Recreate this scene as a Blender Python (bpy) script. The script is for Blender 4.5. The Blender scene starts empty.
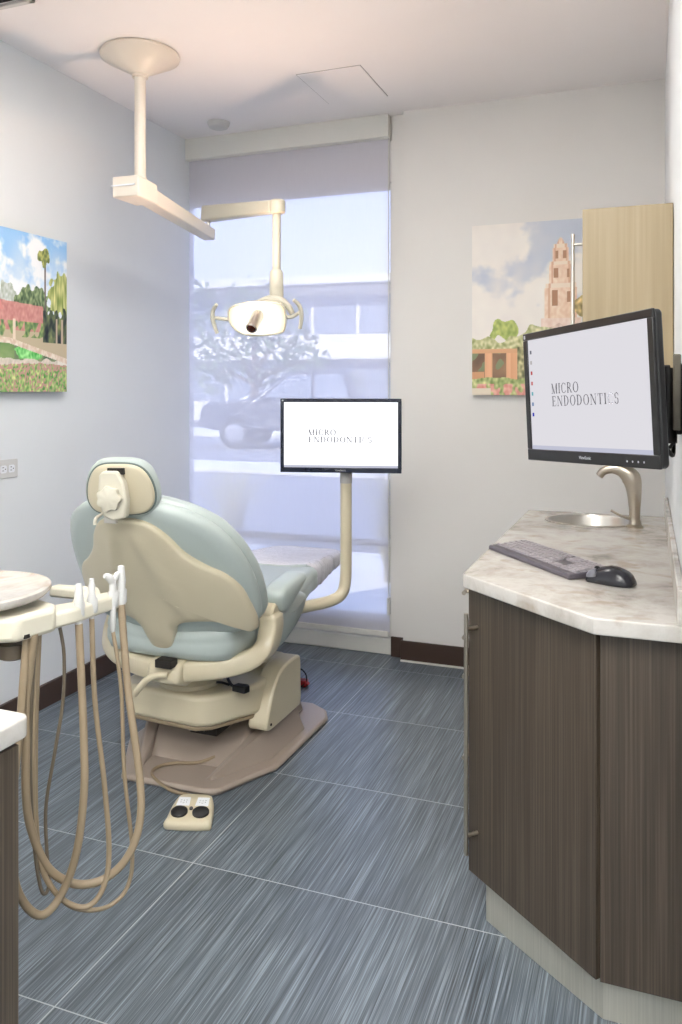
import bpy, bmesh, math, random
from mathutils import Vector, Matrix, noise
random.seed(4)
PI = math.pi
SC = bpy.context.scene
COL = SC.collection
R = math.radians

# ------------------------------------------------------------------ materials
def lin(c):
    c = c / 255.0
    return c / 12.92 if c <= 0.04045 else ((c + 0.055) / 1.055) ** 2.4
def rgb(r, g, b): return (lin(r), lin(g), lin(b), 1.0)

def new_mat(name):
    m = bpy.data.materials.new(name); m.use_nodes = True
    nt = m.node_tree; nt.nodes.clear()
    out = nt.nodes.new('ShaderNodeOutputMaterial')
    return m, nt, out
def N(nt, t, **kw):
    n = nt.nodes.new(t)
    for k, v in kw.items():
        if k.startswith('i_'): n.inputs[k[2:].replace('_', ' ')].default_value = v
        else: setattr(n, k, v)
    return n
def L(nt, a, b): nt.links.new(a, b)
def coords(nt, scale=(1, 1, 1)):
    tc = N(nt, 'ShaderNodeTexCoord'); mp = N(nt, 'ShaderNodeMapping')
    mp.inputs['Scale'].default_value = scale
    L(nt, tc.outputs['Object'], mp.inputs['Vector'])
    return mp.outputs['Vector']
def ramp(nt, fac, stops):
    r = N(nt, 'ShaderNodeValToRGB')
    e = r.color_ramp.elements
    e[0].position, e[0].color = stops[0]
    e[1].position, e[1].color = stops[-1]
    for p, c in stops[1:-1]:
        x = e.new(p); x.color = c
    L(nt, fac, r.inputs['Fac'])
    return r.outputs['Color']
def paint(name, c, rough=0.5, var=0.03, scale=6.0, metal=0.0, bump=0.0, bscale=200.0, spec=0.5, coat=0.0):
    m, nt, out = new_mat(name)
    p = N(nt, 'ShaderNodeBsdfPrincipled')
    p.inputs['Roughness'].default_value = rough
    p.inputs['Metallic'].default_value = metal
    p.inputs['Specular IOR Level'].default_value = spec
    p.inputs['Coat Weight'].default_value = coat
    v = coords(nt)
    n = N(nt, 'ShaderNodeTexNoise'); n.inputs['Scale'].default_value = scale; n.inputs['Detail'].default_value = 4
    L(nt, v, n.inputs['Vector'])
    lo = tuple(max(0, x * (1 - var)) for x in c[:3]) + (1,)
    hi = tuple(min(1, x * (1 + var)) for x in c[:3]) + (1,)
    L(nt, ramp(nt, n.outputs['Fac'], [(0.3, lo), (0.7, hi)]), p.inputs['Base Color'])
    if bump:
        n2 = N(nt, 'ShaderNodeTexNoise'); n2.inputs['Scale'].default_value = bscale
        L(nt, v, n2.inputs['Vector'])
        b = N(nt, 'ShaderNodeBump'); b.inputs['Strength'].default_value = bump; b.inputs['Distance'].default_value = 0.002
        L(nt, n2.outputs['Fac'], b.inputs['Height']); L(nt, b.outputs['Normal'], p.inputs['Normal'])
    L(nt, p.outputs['BSDF'], out.inputs['Surface'])
    return m
def emit(name, c, s):
    m, nt, out = new_mat(name)
    e = N(nt, 'ShaderNodeEmission'); e.inputs['Color'].default_value = c; e.inputs['Strength'].default_value = s
    L(nt, e.outputs['Emission'], out.inputs['Surface'])
    return m

M = {}
M['wall'] = paint('wall_paint', rgb(224, 227, 229), 0.7, 0.012, 3, bump=0.1, bscale=350)
M['wall_end'] = paint('wall_paint_end', rgb(230, 227, 223), 0.7, 0.012, 3, bump=0.1, bscale=350)
M['ceiling'] = paint('ceiling_paint', rgb(242, 238, 237), 0.85, 0.01, 3)
M['white'] = paint('white_plastic', rgb(206, 205, 202), 0.4, 0.01)
M['trimwhite'] = paint('trim_white', rgb(224, 222, 215), 0.45, 0.01)
M['base'] = paint('baseboard_brown', rgb(68, 51, 42), 0.45, 0.05)
M['lampwhite'] = paint('lamp_arm_enamel', rgb(226, 216, 202), 0.35, 0.01)
M['beige'] = paint('beige_plastic', rgb(206, 195, 168), 0.28, 0.02, 5, coat=0.15)
M['beige2'] = paint('beige_base_plastic', rgb(166, 152, 140), 0.34, 0.03, 5, bump=0.1, bscale=500)
M['cream'] = paint('cream_plastic', rgb(208, 202, 184), 0.33, 0.02, 5)
M['hose'] = paint('tan_hose', rgb(148, 131, 107), 0.42, 0.03, 30)
M['hosedark'] = paint('dark_hose', rgb(98, 88, 74), 0.45, 0.03, 30)
M['vinyl'] = paint('grey_green_vinyl', rgb(178, 188, 184), 0.34, 0.03, 4, bump=0.25, bscale=45)
M['piping'] = paint('vinyl_piping', rgb(104, 116, 110), 0.5, 0.03)
M['black'] = paint('black_plastic', rgb(24, 23, 24), 0.28, 0.05)
M['blackm'] = paint('black_matte', rgb(30, 29, 30), 0.6, 0.05)
M['navy'] = paint('glossy_bezel', rgb(20, 26, 44), 0.2, 0.05)
M['steel'] = paint('brushed_steel', rgb(205, 200, 192), 0.28, 0.04, 40, metal=1)
M['nickel'] = paint('satin_nickel', rgb(190, 180, 165), 0.3, 0.04, 40, metal=1)
M['red'] = paint('red_plastic', rgb(172, 44, 44), 0.4, 0.05)
M['key'] = paint('grey_keycap', rgb(150, 144, 148), 0.5, 0.05)
M['kbd'] = paint('keyboard_grey', rgb(88, 83, 90), 0.45, 0.04)
M['mouse'] = paint('mouse_black', rgb(40, 40, 46), 0.22, 0.05)
M['mousegrey'] = paint('mouse_grey', rgb(110, 110, 118), 0.35, 0.05)
M['olive'] = paint('olive_grey', rgb(112, 106, 92), 0.5, 0.03)
M['gapgrey'] = paint('joint_grey', rgb(176, 172, 170), 0.8, 0.02)
M['dark'] = paint('dark_gap', rgb(30, 24, 18), 0.7, 0.1)
M['letter'] = paint('letter_ink', rgb(70, 68, 72), 0.6, 0.02)
M['letterlight'] = paint('letter_pale', rgb(170, 170, 176), 0.6, 0.02)
M['label'] = paint('white_label', rgb(228, 230, 234), 0.4, 0.01)

def canvas_mat():
    m, nt, out = new_mat('printed_canvas')
    p = N(nt, 'ShaderNodeBsdfPrincipled'); p.inputs['Roughness'].default_value = 0.6
    a = N(nt, 'ShaderNodeVertexColor'); a.layer_name = 'print'
    L(nt, a.outputs['Color'], p.inputs['Base Color'])
    L(nt, p.outputs['BSDF'], out.inputs['Surface'])
    return m
M['canvas'] = canvas_mat()

def brushed(name, c, axis):
    m, nt, out = new_mat(name)
    p = N(nt, 'ShaderNodeBsdfPrincipled'); p.inputs['Metallic'].default_value = 0.55
    p.inputs['Roughness'].default_value = 0.38
    sc = [300, 300, 300]; sc[axis] = 4
    n = N(nt, 'ShaderNodeTexNoise'); n.inputs['Scale'].default_value = 1; L(nt, coords(nt, sc), n.inputs['Vector'])
    lo = tuple(x * 0.85 for x in c[:3]) + (1,)
    L(nt, ramp(nt, n.outputs['Fac'], [(0.3, lo), (0.7, c)]), p.inputs['Base Color'])
    L(nt, p.outputs['BSDF'], out.inputs['Surface'])
    return m
M['kick'] = brushed('kick_steel', rgb(205, 202, 190), 2)

def wood(name, dark, mid, light, fine=160, rough=0.4, low=0.6):
    m, nt, out = new_mat(name)
    p = N(nt, 'ShaderNodeBsdfPrincipled'); p.inputs['Roughness'].default_value = rough
    v1 = coords(nt, (fine, fine, 2.0)); v2 = coords(nt, (fine / 8, fine / 8, 0.8))
    n1 = N(nt, 'ShaderNodeTexNoise'); n1.inputs['Scale'].default_value = 1; n1.inputs['Detail'].default_value = 5; L(nt, v1, n1.inputs['Vector'])
    n2 = N(nt, 'ShaderNodeTexNoise'); n2.inputs['Scale'].default_value = 1; n2.inputs['Detail'].default_value = 3; L(nt, v2, n2.inputs['Vector'])
    mx = N(nt, 'ShaderNodeMath', operation='MULTIPLY_ADD'); L(nt, n2.outputs['Fac'], mx.inputs[0]); mx.inputs[1].default_value = low
    sc = N(nt, 'ShaderNodeMath', operation='MULTIPLY'); sc.inputs[1].default_value = 1 - low
    L(nt, n1.outputs['Fac'], sc.inputs[0]); L(nt, sc.outputs[0], mx.inputs[2])
    col = ramp(nt, mx.outputs[0], [(0.34, dark), (0.5, mid), (0.64, light)])
    L(nt, col, p.inputs['Base Color'])
    b = N(nt, 'ShaderNodeBump'); b.inputs['Strength'].default_value = 0.12; b.inputs['Distance'].default_value = 0.001
    L(nt, n1.outputs['Fac'], b.inputs['Height']); L(nt, b.outputs['Normal'], p.inputs['Normal'])
    L(nt, p.outputs['BSDF'], out.inputs['Surface'])
    return m
M['wood'] = wood('dark_laminate', rgb(58, 50, 42), rgb(73, 63, 53), rgb(92, 81, 69), 260, 0.4, 0.35)
M['oak'] = wood('pale_laminate', rgb(158, 140, 108), rgb(168, 150, 118), rgb(178, 160, 130), 90, 0.4, 0.6)

def marble(name, base, white, brown, grey):
    m, nt, out = new_mat(name)
    p = N(nt, 'ShaderNodeBsdfPrincipled'); p.inputs['Roughness'].default_value = 0.22
    v = coords(nt)
    n0 = N(nt, 'ShaderNodeTexNoise'); n0.inputs['Scale'].default_value = 4.5; n0.inputs['Detail'].default_value = 7; n0.inputs['Distortion'].default_value = 0.35
    n0.inputs['Roughness'].default_value = 0.65
    L(nt, v, n0.inputs['Vector'])
    n1 = N(nt, 'ShaderNodeTexNoise'); n1.inputs['Scale'].default_value = 11; n1.inputs['Detail'].default_value = 8; n1.inputs['Distortion'].default_value = 0.5
    L(nt, v, n1.inputs['Vector'])
    c0 = ramp(nt, n0.outputs['Fac'], [(0.33, grey), (0.44, base), (0.56, white), (0.72, base)])
    f = ramp(nt, n1.outputs['Fac'], [(0.56, (0, 0, 0, 1)), (0.72, (0.6, 0.6, 0.6, 1))])
    mix = N(nt, 'ShaderNodeMix', data_type='RGBA'); L(nt, f, mix.inputs[0]); L(nt, c0, mix.inputs[6]); mix.inputs[7].default_value = brown
    L(nt, mix.outputs[2], p.inputs['Base Color'])
    L(nt, p.outputs['BSDF'], out.inputs['Surface'])
    return m
M['stone'] = marble('marbled_worktop', rgb(184, 178, 170), rgb(203, 199, 193), rgb(156, 136, 114), rgb(132, 125, 120))

def floor_mat():
    m, nt, out = new_mat('striated_floor_tile')
    p = N(nt, 'ShaderNodeBsdfPrincipled')
    tc = N(nt, 'ShaderNodeTexCoord'); sep = N(nt, 'ShaderNodeSeparateXYZ'); L(nt, tc.outputs['Object'], sep.inputs[0])
    def tile(sock, off, size):
        a = N(nt, 'ShaderNodeMath', operation='ADD'); L(nt, sock, a.inputs[0]); a.inputs[1].default_value = off
        d = N(nt, 'ShaderNodeMath', operation='DIVIDE'); L(nt, a.outputs[0], d.inputs[0]); d.inputs[1].default_value = size
        f = N(nt, 'ShaderNodeMath', operation='FLOOR'); L(nt, d.outputs[0], f.inputs[0])
        fr = N(nt, 'ShaderNodeMath', operation='FRACT'); L(nt, d.outputs[0], fr.inputs[0])
        # distance to edge in metres
        s1 = N(nt, 'ShaderNodeMath', operation='SUBTRACT'); L(nt, fr.outputs[0], s1.inputs[0]); s1.inputs[1].default_value = 0.5
        ab = N(nt, 'ShaderNodeMath', operation='ABSOLUTE'); L(nt, s1.outputs[0], ab.inputs[0])
        s2 = N(nt, 'ShaderNodeMath', operation='SUBTRACT'); s2.inputs[0].default_value = 0.5; L(nt, ab.outputs[0], s2.inputs[1])
        mm = N(nt, 'ShaderNodeMath', operation='MULTIPLY'); L(nt, s2.outputs[0], mm.inputs[0]); mm.inputs[1].default_value = size
        return f.outputs[0], mm.outputs[0]
    fx, dx = tile(sep.outputs['X'], 1.262 + 12, 1.2)
    fy, dy = tile(sep.outputs['Y'], -1.503 + 12.0, 0.5995)
    cm = N(nt, 'ShaderNodeCombineXYZ'); L(nt, fx, cm.inputs[0]); L(nt, fy, cm.inputs[1])
    wn = N(nt, 'ShaderNodeTexWhiteNoise', noise_dimensions='3D'); L(nt, cm.outputs[0], wn.inputs['Vector'])
    sc = N(nt, 'ShaderNodeVectorMath', operation='SCALE'); L(nt, wn.outputs['Color'], sc.inputs[0]); sc.inputs['Scale'].default_value = 40
    ad = N(nt, 'ShaderNodeVectorMath', operation='ADD'); L(nt, tc.outputs['Object'], ad.inputs[0]); L(nt, sc.outputs[0], ad.inputs[1])
    def streak(sx, sy, det):
        mp = N(nt, 'ShaderNodeMapping'); mp.inputs['Scale'].default_value = (sx, sy, 1); L(nt, ad.outputs[0], mp.inputs['Vector'])
        n = N(nt, 'ShaderNodeTexNoise'); n.inputs['Scale'].default_value = 1; n.inputs['Detail'].default_value = det
        n.inputs['Roughness'].default_value = 0.6
        L(nt, mp.outputs[0], n.inputs['Vector']); return n.outputs['Fac']
    a = streak(185, 2.4, 3); b = streak(480, 5, 2); c = streak(22, 0.8, 2)
    m1 = N(nt, 'ShaderNodeMath', operation='MULTIPLY'); L(nt, a, m1.inputs[0]); m1.inputs[1].default_value = 0.48
    m2 = N(nt, 'ShaderNodeMath', operation='MULTIPLY_ADD'); L(nt, b, m2.inputs[0]); m2.inputs[1].default_value = 0.40; L(nt, m1.outputs[0], m2.inputs[2])
    m3 = N(nt, 'ShaderNodeMath', operation='MULTIPLY_ADD'); L(nt, c, m3.inputs[0]); m3.inputs[1].default_value = 0.12; L(nt, m2.outputs[0], m3.inputs[2])
    col = ramp(nt, m3.outputs[0], [(0.36, rgb(62, 68, 73)), (0.46, rgb(86, 94, 102)), (0.53, rgb(105, 114, 122)), (0.63, rgb(143, 155, 165))])
    mn = N(nt, 'ShaderNodeMath', operation='MINIMUM'); L(nt, dx, mn.inputs[0]); L(nt, dy, mn.inputs[1])
    gr = N(nt, 'ShaderNodeMath', operation='LESS_THAN'); L(nt, mn.outputs[0], gr.inputs[0]); gr.inputs[1].default_value = 0.0016
    mix = N(nt, 'ShaderNodeMix', data_type='RGBA'); L(nt, gr.outputs[0], mix.inputs[0]); L(nt, col, mix.inputs[6]); mix.inputs[7].default_value = rgb(176, 182, 186)
    L(nt, mix.outputs[2], p.inputs['Base Color'])
    p.inputs['Roughness'].default_value = 0.29
    bp = N(nt, 'ShaderNodeBump'); bp.inputs['Strength'].default_value = 0.25; bp.inputs['Distance'].default_value = 0.001
    L(nt, m3.outputs[0], bp.inputs['Height']); L(nt, bp.outputs['Normal'], p.inputs['Normal'])
    L(nt, p.outputs['BSDF'], out.inputs['Surface'])
    return m
M['floor'] = floor_mat()

def fabric_mat():
    m, nt, out = new_mat('screen_shade_fabric')
    tr = N(nt, 'ShaderNodeBsdfTransparent'); tr.inputs['Color'].default_value = (0.95, 0.95, 0.98, 1)
    df = N(nt, 'ShaderNodeBsdfDiffuse'); df.inputs['Color'].default_value = rgb(232, 230, 240)
    tl = N(nt, 'ShaderNodeBsdfTranslucent'); tl.inputs['Color'].default_value = rgb(236, 235, 243)
    m1 = N(nt, 'ShaderNodeMixShader'); m1.inputs[0].default_value = 0.45
    L(nt, df.outputs[0], m1.inputs[1]); L(nt, tl.outputs[0], m1.inputs[2])
    v = coords(nt, (1, 1, 1))
    w = N(nt, 'ShaderNodeTexNoise'); w.inputs['Scale'].default_value = 60; L(nt, coords(nt, (6, 1, 0.2)), w.inputs['Vector'])
    f = N(nt, 'ShaderNodeMapRange'); L(nt, w.outputs['Fac'], f.inputs[0])
    f.inputs['To Min'].default_value = 0.72; f.inputs['To Max'].default_value = 0.76
    m2 = N(nt, 'ShaderNodeMixShader'); L(nt, f.outputs[0], m2.inputs[0])
    L(nt, tr.outputs[0], m2.inputs[1]); L(nt, m1.outputs[0], m2.inputs[2])
    L(nt, m2.outputs[0], out.inputs['Surface'])
    return m
M['shade'] = fabric_mat()

def glass_mat():
    m, nt, out = new_mat('window_glass')
    tr = N(nt, 'ShaderNodeBsdfTransparent'); tr.inputs['Color'].default_value = (0.93, 0.95, 0.95, 1)
    gl = N(nt, 'ShaderNodeBsdfGlossy'); gl.inputs['Roughness'].default_value = 0.02
    fr = N(nt, 'ShaderNodeFresnel'); fr.inputs['IOR'].default_value = 1.45
    mx = N(nt, 'ShaderNodeMixShader'); L(nt, fr.outputs[0], mx.inputs[0]); L(nt, tr.outputs[0], mx.inputs[1]); L(nt, gl.outputs[0], mx.inputs[2])
    L(nt, mx.outputs[0], out.inputs['Surface'])
    return m
M['glass'] = glass_mat()

def clear_plastic():
    m, nt, out = new_mat('clear_plastic_cover')
    p = N(nt, 'ShaderNodeBsdfPrincipled'); p.inputs['Base Color'].default_value = rgb(222, 220, 226); p.inputs['Roughness'].default_value = 0.25
    v = coords(nt, (14, 60, 14))
    n = N(nt, 'ShaderNodeTexNoise'); n.inputs['Scale'].default_value = 1; n.inputs['Distortion'].default_value = 1.5; L(nt, v, n.inputs['Vector'])
    b = N(nt, 'ShaderNodeBump'); b.inputs['Strength'].default_value = 0.7; b.inputs['Distance'].default_value = 0.01
    L(nt, n.outputs['Fac'], b.inputs['Height']); L(nt, b.outputs['Normal'], p.inputs['Normal'])
    L(nt, p.outputs['BSDF'], out.inputs['Surface']); return m
M['plastic_cover'] = clear_plastic()

# outdoors
M['asphalt'] = paint('asphalt', rgb(128, 128, 134), 0.9, 0.12, 3)
M['concrete'] = paint('pale_concrete', rgb(214, 210, 204), 0.85, 0.06, 2)
M['bwall'] = paint('building_render', rgb(226, 222, 214), 0.8, 0.03, 1)
M['bglass'] = paint('building_glass', rgb(140, 148, 162), 0.2, 0.1, 1)
M['leaf'] = paint('leaf_green', rgb(128, 142, 108), 0.7, 0.4, 8)
M['bark'] = paint('bark_brown', rgb(104, 88, 74), 0.8, 0.3, 12)
M['grassy'] = paint('dry_grass', rgb(168, 160, 120), 0.7, 0.3, 8)
M['car'] = paint('car_paint', rgb(72, 76, 88), 0.2, 0.02, 1, coat=0.5)
M['carwhite'] = paint('car_paint_white', rgb(226, 228, 232), 0.2, 0.02, 1, coat=0.5)
M['tyre'] = paint('tyre_rubber', rgb(34, 34, 36), 0.8, 0.1)
M['rim'] = paint('wheel_rim', rgb(150, 152, 158), 0.4, 0.05, metal=0.2)
M['lens'] = paint('dark_lens', rgb(64, 26, 12), 0.08, 0.2)

# ------------------------------------------------------------------ mesh helpers
class MB:
    def __init__(s): s.v = []; s.f = []
    def add(s, vs, fs):
        o = len(s.v); s.v += [Vector(x) for x in vs]; s.f += [tuple(i + o for i in f) for f in fs]
    def box(s, x0, x1, y0, y1, z0, z1):
        s.add([(x0, y0, z0), (x1, y0, z0), (x1, y1, z0), (x0, y1, z0), (x0, y0, z1), (x1, y0, z1), (x1, y1, z1), (x0, y1, z1)],
              [(0, 3, 2, 1), (4, 5, 6, 7), (0, 1, 5, 4), (1, 2, 6, 5), (2, 3, 7, 6), (3, 0, 4, 7)])
        return s
    def prism(s, pts, a, b, axis='z'):
        """extrude closed 2D polygon; axis z: pts=(x,y); x: pts=(y,z); y: pts=(x,z)"""
        mp = {'z': lambda p, h: (p[0], p[1], h), 'x': lambda p, h: (h, p[0], p[1]), 'y': lambda p, h: (p[0], h, p[1])}[axis]
        n = len(pts)
        s.add([mp(p, a) for p in pts] + [mp(p, b) for p in pts],
              [tuple(range(n))[::-1], tuple(range(n, 2 * n))] + [(i, (i + 1) % n, n + (i + 1) % n, n + i) for i in range(n)])
        return s
    def tube(s, path, r, n=12, smooth=6, caps=True, sx=1.0, up=None):
        P = crom([Vector(p) for p in path], smooth) if smooth and len(path) > 2 else [Vector(p) for p in path]
        m = len(P)
        rr = (lambda i: r) if not isinstance(r, (list, tuple)) else (lambda i: lerp_list(r, i / (m - 1)))
        T = [(P[min(i + 1, m - 1)] - P[max(i - 1, 0)]).normalized() for i in range(m)]
        u = Vector(up) if up else (Vector((0, 0, 1)) if abs(T[0].z) < 0.9 else Vector((1, 0, 0)))
        vs = []
        for i in range(m):
            w = T[i].cross(u)
            if w.length < 1e-4: w = T[i].cross(Vector((0.3, 1, 0.2)))
            w.normalize(); uu = w.cross(T[i]).normalized()
            if not up: u = uu
            for k in range(n):
                a = 2 * PI * k / n
                vs.append(P[i] + (w * math.cos(a) * sx + uu * math.sin(a)) * rr(i))
        fs = [(i * n + k, i * n + (k + 1) % n, (i + 1) * n + (k + 1) % n, (i + 1) * n + k) for i in range(m - 1) for k in range(n)]
        if caps: fs += [tuple(range(n))[::-1], tuple(range((m - 1) * n, m * n))]
        s.add(vs, fs); return s
    def lathe(s, prof, c=(0, 0, 0), n=40, axis=(0, 0, 1), sx=1.0, sy=1.0):
        ax = Vector(axis).normalized(); q = Vector((0, 0, 1)).rotation_difference(ax)
        vs = []; c = Vector(c)
        for r, h in prof:
            for k in range(n):
                a = 2 * PI * k / n
                vs.append(c + q @ Vector((r * math.cos(a) * sx, r * math.sin(a) * sy, h)))
        m = len(prof)
        fs = [(i * n + k, i * n + (k + 1) % n, (i + 1) * n + (k + 1) % n, (i + 1) * n + k) for i in range(m - 1) for k in range(n)]
        fs += [tuple(range(n))[::-1], tuple(range((m - 1) * n, m * n))]
        s.add(vs, fs); return s
    def pillow(s, outline, fn, prof, n=64):
        """outline: 2D closed ctrl points; prof: list of (inset, n-depth, shrink) rings; fn(s,t,n)->xyz"""
        O = closed(outline, n)
        cx = sum(p[0] for p in O) / n; cy = sum(p[1] for p in O) / n
        area = sum(O[i][0] * O[(i + 1) % n][1] - O[(i + 1) % n][0] * O[i][1] for i in range(n))
        sg = 1 if area > 0 else -1
        nr = []
        for i in range(n):
            a = O[(i - 1) % n]; b = O[(i + 1) % n]
            tx, ty = b[0] - a[0], b[1] - a[1]; l = math.hypot(tx, ty) or 1
            nr.append((-ty / l * sg, tx / l * sg))
        vs = []
        for ins, h, shr in prof:
            for i in range(n):
                x = O[i][0] + nr[i][0] * ins; y = O[i][1] + nr[i][1] * ins
                vs.append(fn(cx + (x - cx) * shr, cy + (y - cy) * shr, h))
        m = len(prof)
        fs = [(i * n + k, i * n + (k + 1) % n, (i + 1) * n + (k + 1) % n, (i + 1) * n + k) for i in range(m - 1) for k in range(n)]
        fs += [tuple(range(n))[::-1], tuple(range((m - 1) * n, m * n))]
        s.add(vs, fs); return s
    def sweep(s, sections):
        """sections: list of equal-length closed loops of 3D points"""
        n = len(sections[0]); m = len(sections)
        vs = [p for sec in sections for p in sec]
        fs = [(i * n + k, i * n + (k + 1) % n, (i + 1) * n + (k + 1) % n, (i + 1) * n + k) for i in range(m - 1) for k in range(n)]
        fs += [tuple(range(n))[::-1], tuple(range((m - 1) * n, m * n))]
        s.add(vs, fs); return s
    def build(s, name, mat, parent=None, off=None, bevel=0.0, seg=2, flat=False, angle=38, sub=0, recalc=True):
        me = bpy.data.meshes.new(name)
        o0 = Vector(off) if off is not None else Vector((0, 0, 0))
        me.from_pydata([v - o0 for v in s.v], [], s.f)
        if recalc:
            bm = bmesh.new(); bm.from_mesh(me); bmesh.ops.recalc_face_normals(bm, faces=bm.faces); bm.to_mesh(me); bm.free()
        o = bpy.data.objects.new(name, me); COL.objects.link(o)
        if isinstance(mat, (list, tuple)):
            for x in mat: me.materials.append(x)
        else: me.materials.append(mat)
        if not flat:
            me.shade_smooth(); me.set_sharp_from_angle(angle=R(angle))
        if bevel:
            b = o.modifiers.new('bevel', 'BEVEL'); b.width = bevel; b.segments = seg; b.limit_method = 'ANGLE'; b.angle_limit = R(35)
            b.harden_normals = False
        if sub:
            b = o.modifiers.new('sub', 'SUBSURF'); b.levels = sub; b.render_levels = sub
        if parent is not None: o.parent = parent
        return o
def lerp_list(l, t):
    x = t * (len(l) - 1); i = min(int(x), len(l) - 2); return l[i] * (1 - x + i) + l[i + 1] * (x - i)
def crom(P, k):
    out = []
    for i in range(len(P) - 1):
        p0 = P[max(i - 1, 0)]; p1 = P[i]; p2 = P[i + 1]; p3 = P[min(i + 2, len(P) - 1)]
        for j in range(k):
            t = j / k
            out.append(0.5 * ((2 * p1) + (p2 - p0) * t + (2 * p0 - 5 * p1 + 4 * p2 - p3) * t * t + (3 * p1 - p0 - 3 * p2 + p3) * t ** 3))
    out.append(P[-1]); return out
def closed(pts, n):
    P = [Vector((p[0], p[1], 0)) for p in pts]; m = len(P); d = []
    for i in range(m):
        p0, p1, p2, p3 = P[(i - 1) % m], P[i], P[(i + 1) % m], P[(i + 2) % m]
        for j in range(12):
            t = j / 12
            d.append(0.5 * ((2 * p1) + (p2 - p0) * t + (2 * p0 - 5 * p1 + 4 * p2 - p3) * t * t + (3 * p1 - p0 - 3 * p2 + p3) * t ** 3))
    L_ = [0]
    for i in range(len(d)): L_.append(L_[-1] + (d[(i + 1) % len(d)] - d[i]).length)
    out = []; j = 0
    for k in range(n):
        x = L_[-1] * k / n
        while L_[j + 1] < x: j += 1
        f = (x - L_[j]) / max(L_[j + 1] - L_[j], 1e-9)
        q = d[j].lerp(d[(j + 1) % len(d)], f); out.append((q.x, q.y))
    return out
def sym(half):
    """mirror a right-half outline given top to bottom into a closed outline"""
    return half + [(-x, y) for x, y in reversed(half) if abs(x) > 1e-6]

def tag(o, label=None, cat=None, group=None, kind=None):
    if label: o['label'] = label
    if cat: o['category'] = cat
    if group: o['group'] = group
    if kind: o['kind'] = kind
    return o
def empty(name, loc, label, cat, rz=0, group=None):
    o = bpy.data.objects.new(name, None); COL.objects.link(o); o.empty_display_size = 0.05
    o.location = loc; o.rotation_euler = (0, 0, rz); return tag(o, label, cat, group)
def struct(o): o['kind'] = 'structure'; return o
def copy_tree(o, parent=None):
    c = o.copy(); COL.objects.link(c)
    if parent is not None: c.parent = parent
    for ch in list(o.children): copy_tree(ch, c)
    return c
def curve_slab(name, loops, z0, z1, mat, bevel=0.0, parent=None, off=(0, 0, 0)):
    """flat slab from 2D loops (first outer, others holes)"""
    cu = bpy.data.curves.new(name, 'CURVE'); cu.dimensions = '2D'; cu.fill_mode = 'BOTH'
    for lp in loops:
        sp = cu.splines.new('POLY'); sp.points.add(len(lp) - 1); sp.use_cyclic_u = True
        for i, p in enumerate(lp): sp.points[i].co = (p[0], p[1], 0, 1)
    cu.extrude = (z1 - z0) / 2 - bevel; cu.bevel_depth = bevel; cu.bevel_resolution = 3; cu.offset = -bevel
    t = bpy.data.objects.new('tmp', cu); COL.objects.link(t)
    dg = bpy.context.evaluated_depsgraph_get()
    me = bpy.data.meshes.new_from_object(t.evaluated_get(dg)); me.name = name
    bpy.data.objects.remove(t); bpy.data.curves.remove(cu)
    me.materials.clear(); me.materials.append(mat)
    me.transform(Matrix.Translation(Vector((0, 0, (z0 + z1) / 2)) - Vector(off)))
    me.shade_smooth(); me.set_sharp_from_angle(angle=R(35))
    o = bpy.data.objects.new(name, me); COL.objects.link(o)
    if parent is not None: o.parent = parent
    return o
def text_mesh(name, body, size, mat, parent, mtx):
    cu = bpy.data.curves.new(name, 'FONT'); cu.body = body; cu.size = size; cu.align_x = 'CENTER'; cu.align_y = 'CENTER'; cu.extrude = 0.0003
    t = bpy.data.objects.new('tmp', cu); COL.objects.link(t)
    dg = bpy.context.evaluated_depsgraph_get()
    me = bpy.data.meshes.new_from_object(t.evaluated_get(dg)); me.name = name
    bpy.data.objects.remove(t); bpy.data.curves.remove(cu)
    me.materials.clear(); me.materials.append(mat); me.transform(mtx)
    o = bpy.data.objects.new(name, me); COL.objects.link(o); o.parent = parent
    return o
def rrect(x0, x1, y0, y1, r, k=5):
    out = []
    for cx, cy, a0 in ((x1 - r, y1 - r, 0), (x0 + r, y1 - r, 90), (x0 + r, y0 + r, 180), (x1 - r, y0 + r, 270)):
        for i in range(k + 1):
            a = R(a0 + 90 * i / k); out.append((cx + r * math.cos(a), cy + r * math.sin(a)))
    return out

# ------------------------------------------------------------------ room shell
XL, XR, YB, HC = -2.497, 0.07, 4.05, 2.842
XE, YN, YS = 1.35, 1.45, -2.3        # wider entry area behind the camera
struct(MB().box(XL - 0.15, XE + 0.15, YS - 0.15, 4.19, -0.1, 0).build('floor', M['floor'], flat=True))
struct(MB().box(XL - 0.15, XE + 0.15, YS - 0.15, 4.19, HC, HC + 0.12).build('ceiling', M['ceiling'], flat=True))
struct(MB().box(XL - 0.15, XL, YS - 0.15, 4.115, 0, HC).build('wall_left', M['wall'], flat=True))
struct(MB().box(XR, XR + 0.12, YN, YB, 0, HC).build('wall_right', M['wall'], flat=True))
struct(MB().box(XR + 0.12, XE + 0.15, YN, YN + 0.12, 0, HC).build('wall_return', M['wall'], flat=True))
struct(MB().box(XE, XE + 0.15, YS, YN, 0, HC).build('wall_entry', M['wall'], flat=True))
struct(MB().box(XL, XE, YS - 0.15, YS, 0, HC).build('wall_rear', M['wall'], flat=True))
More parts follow.
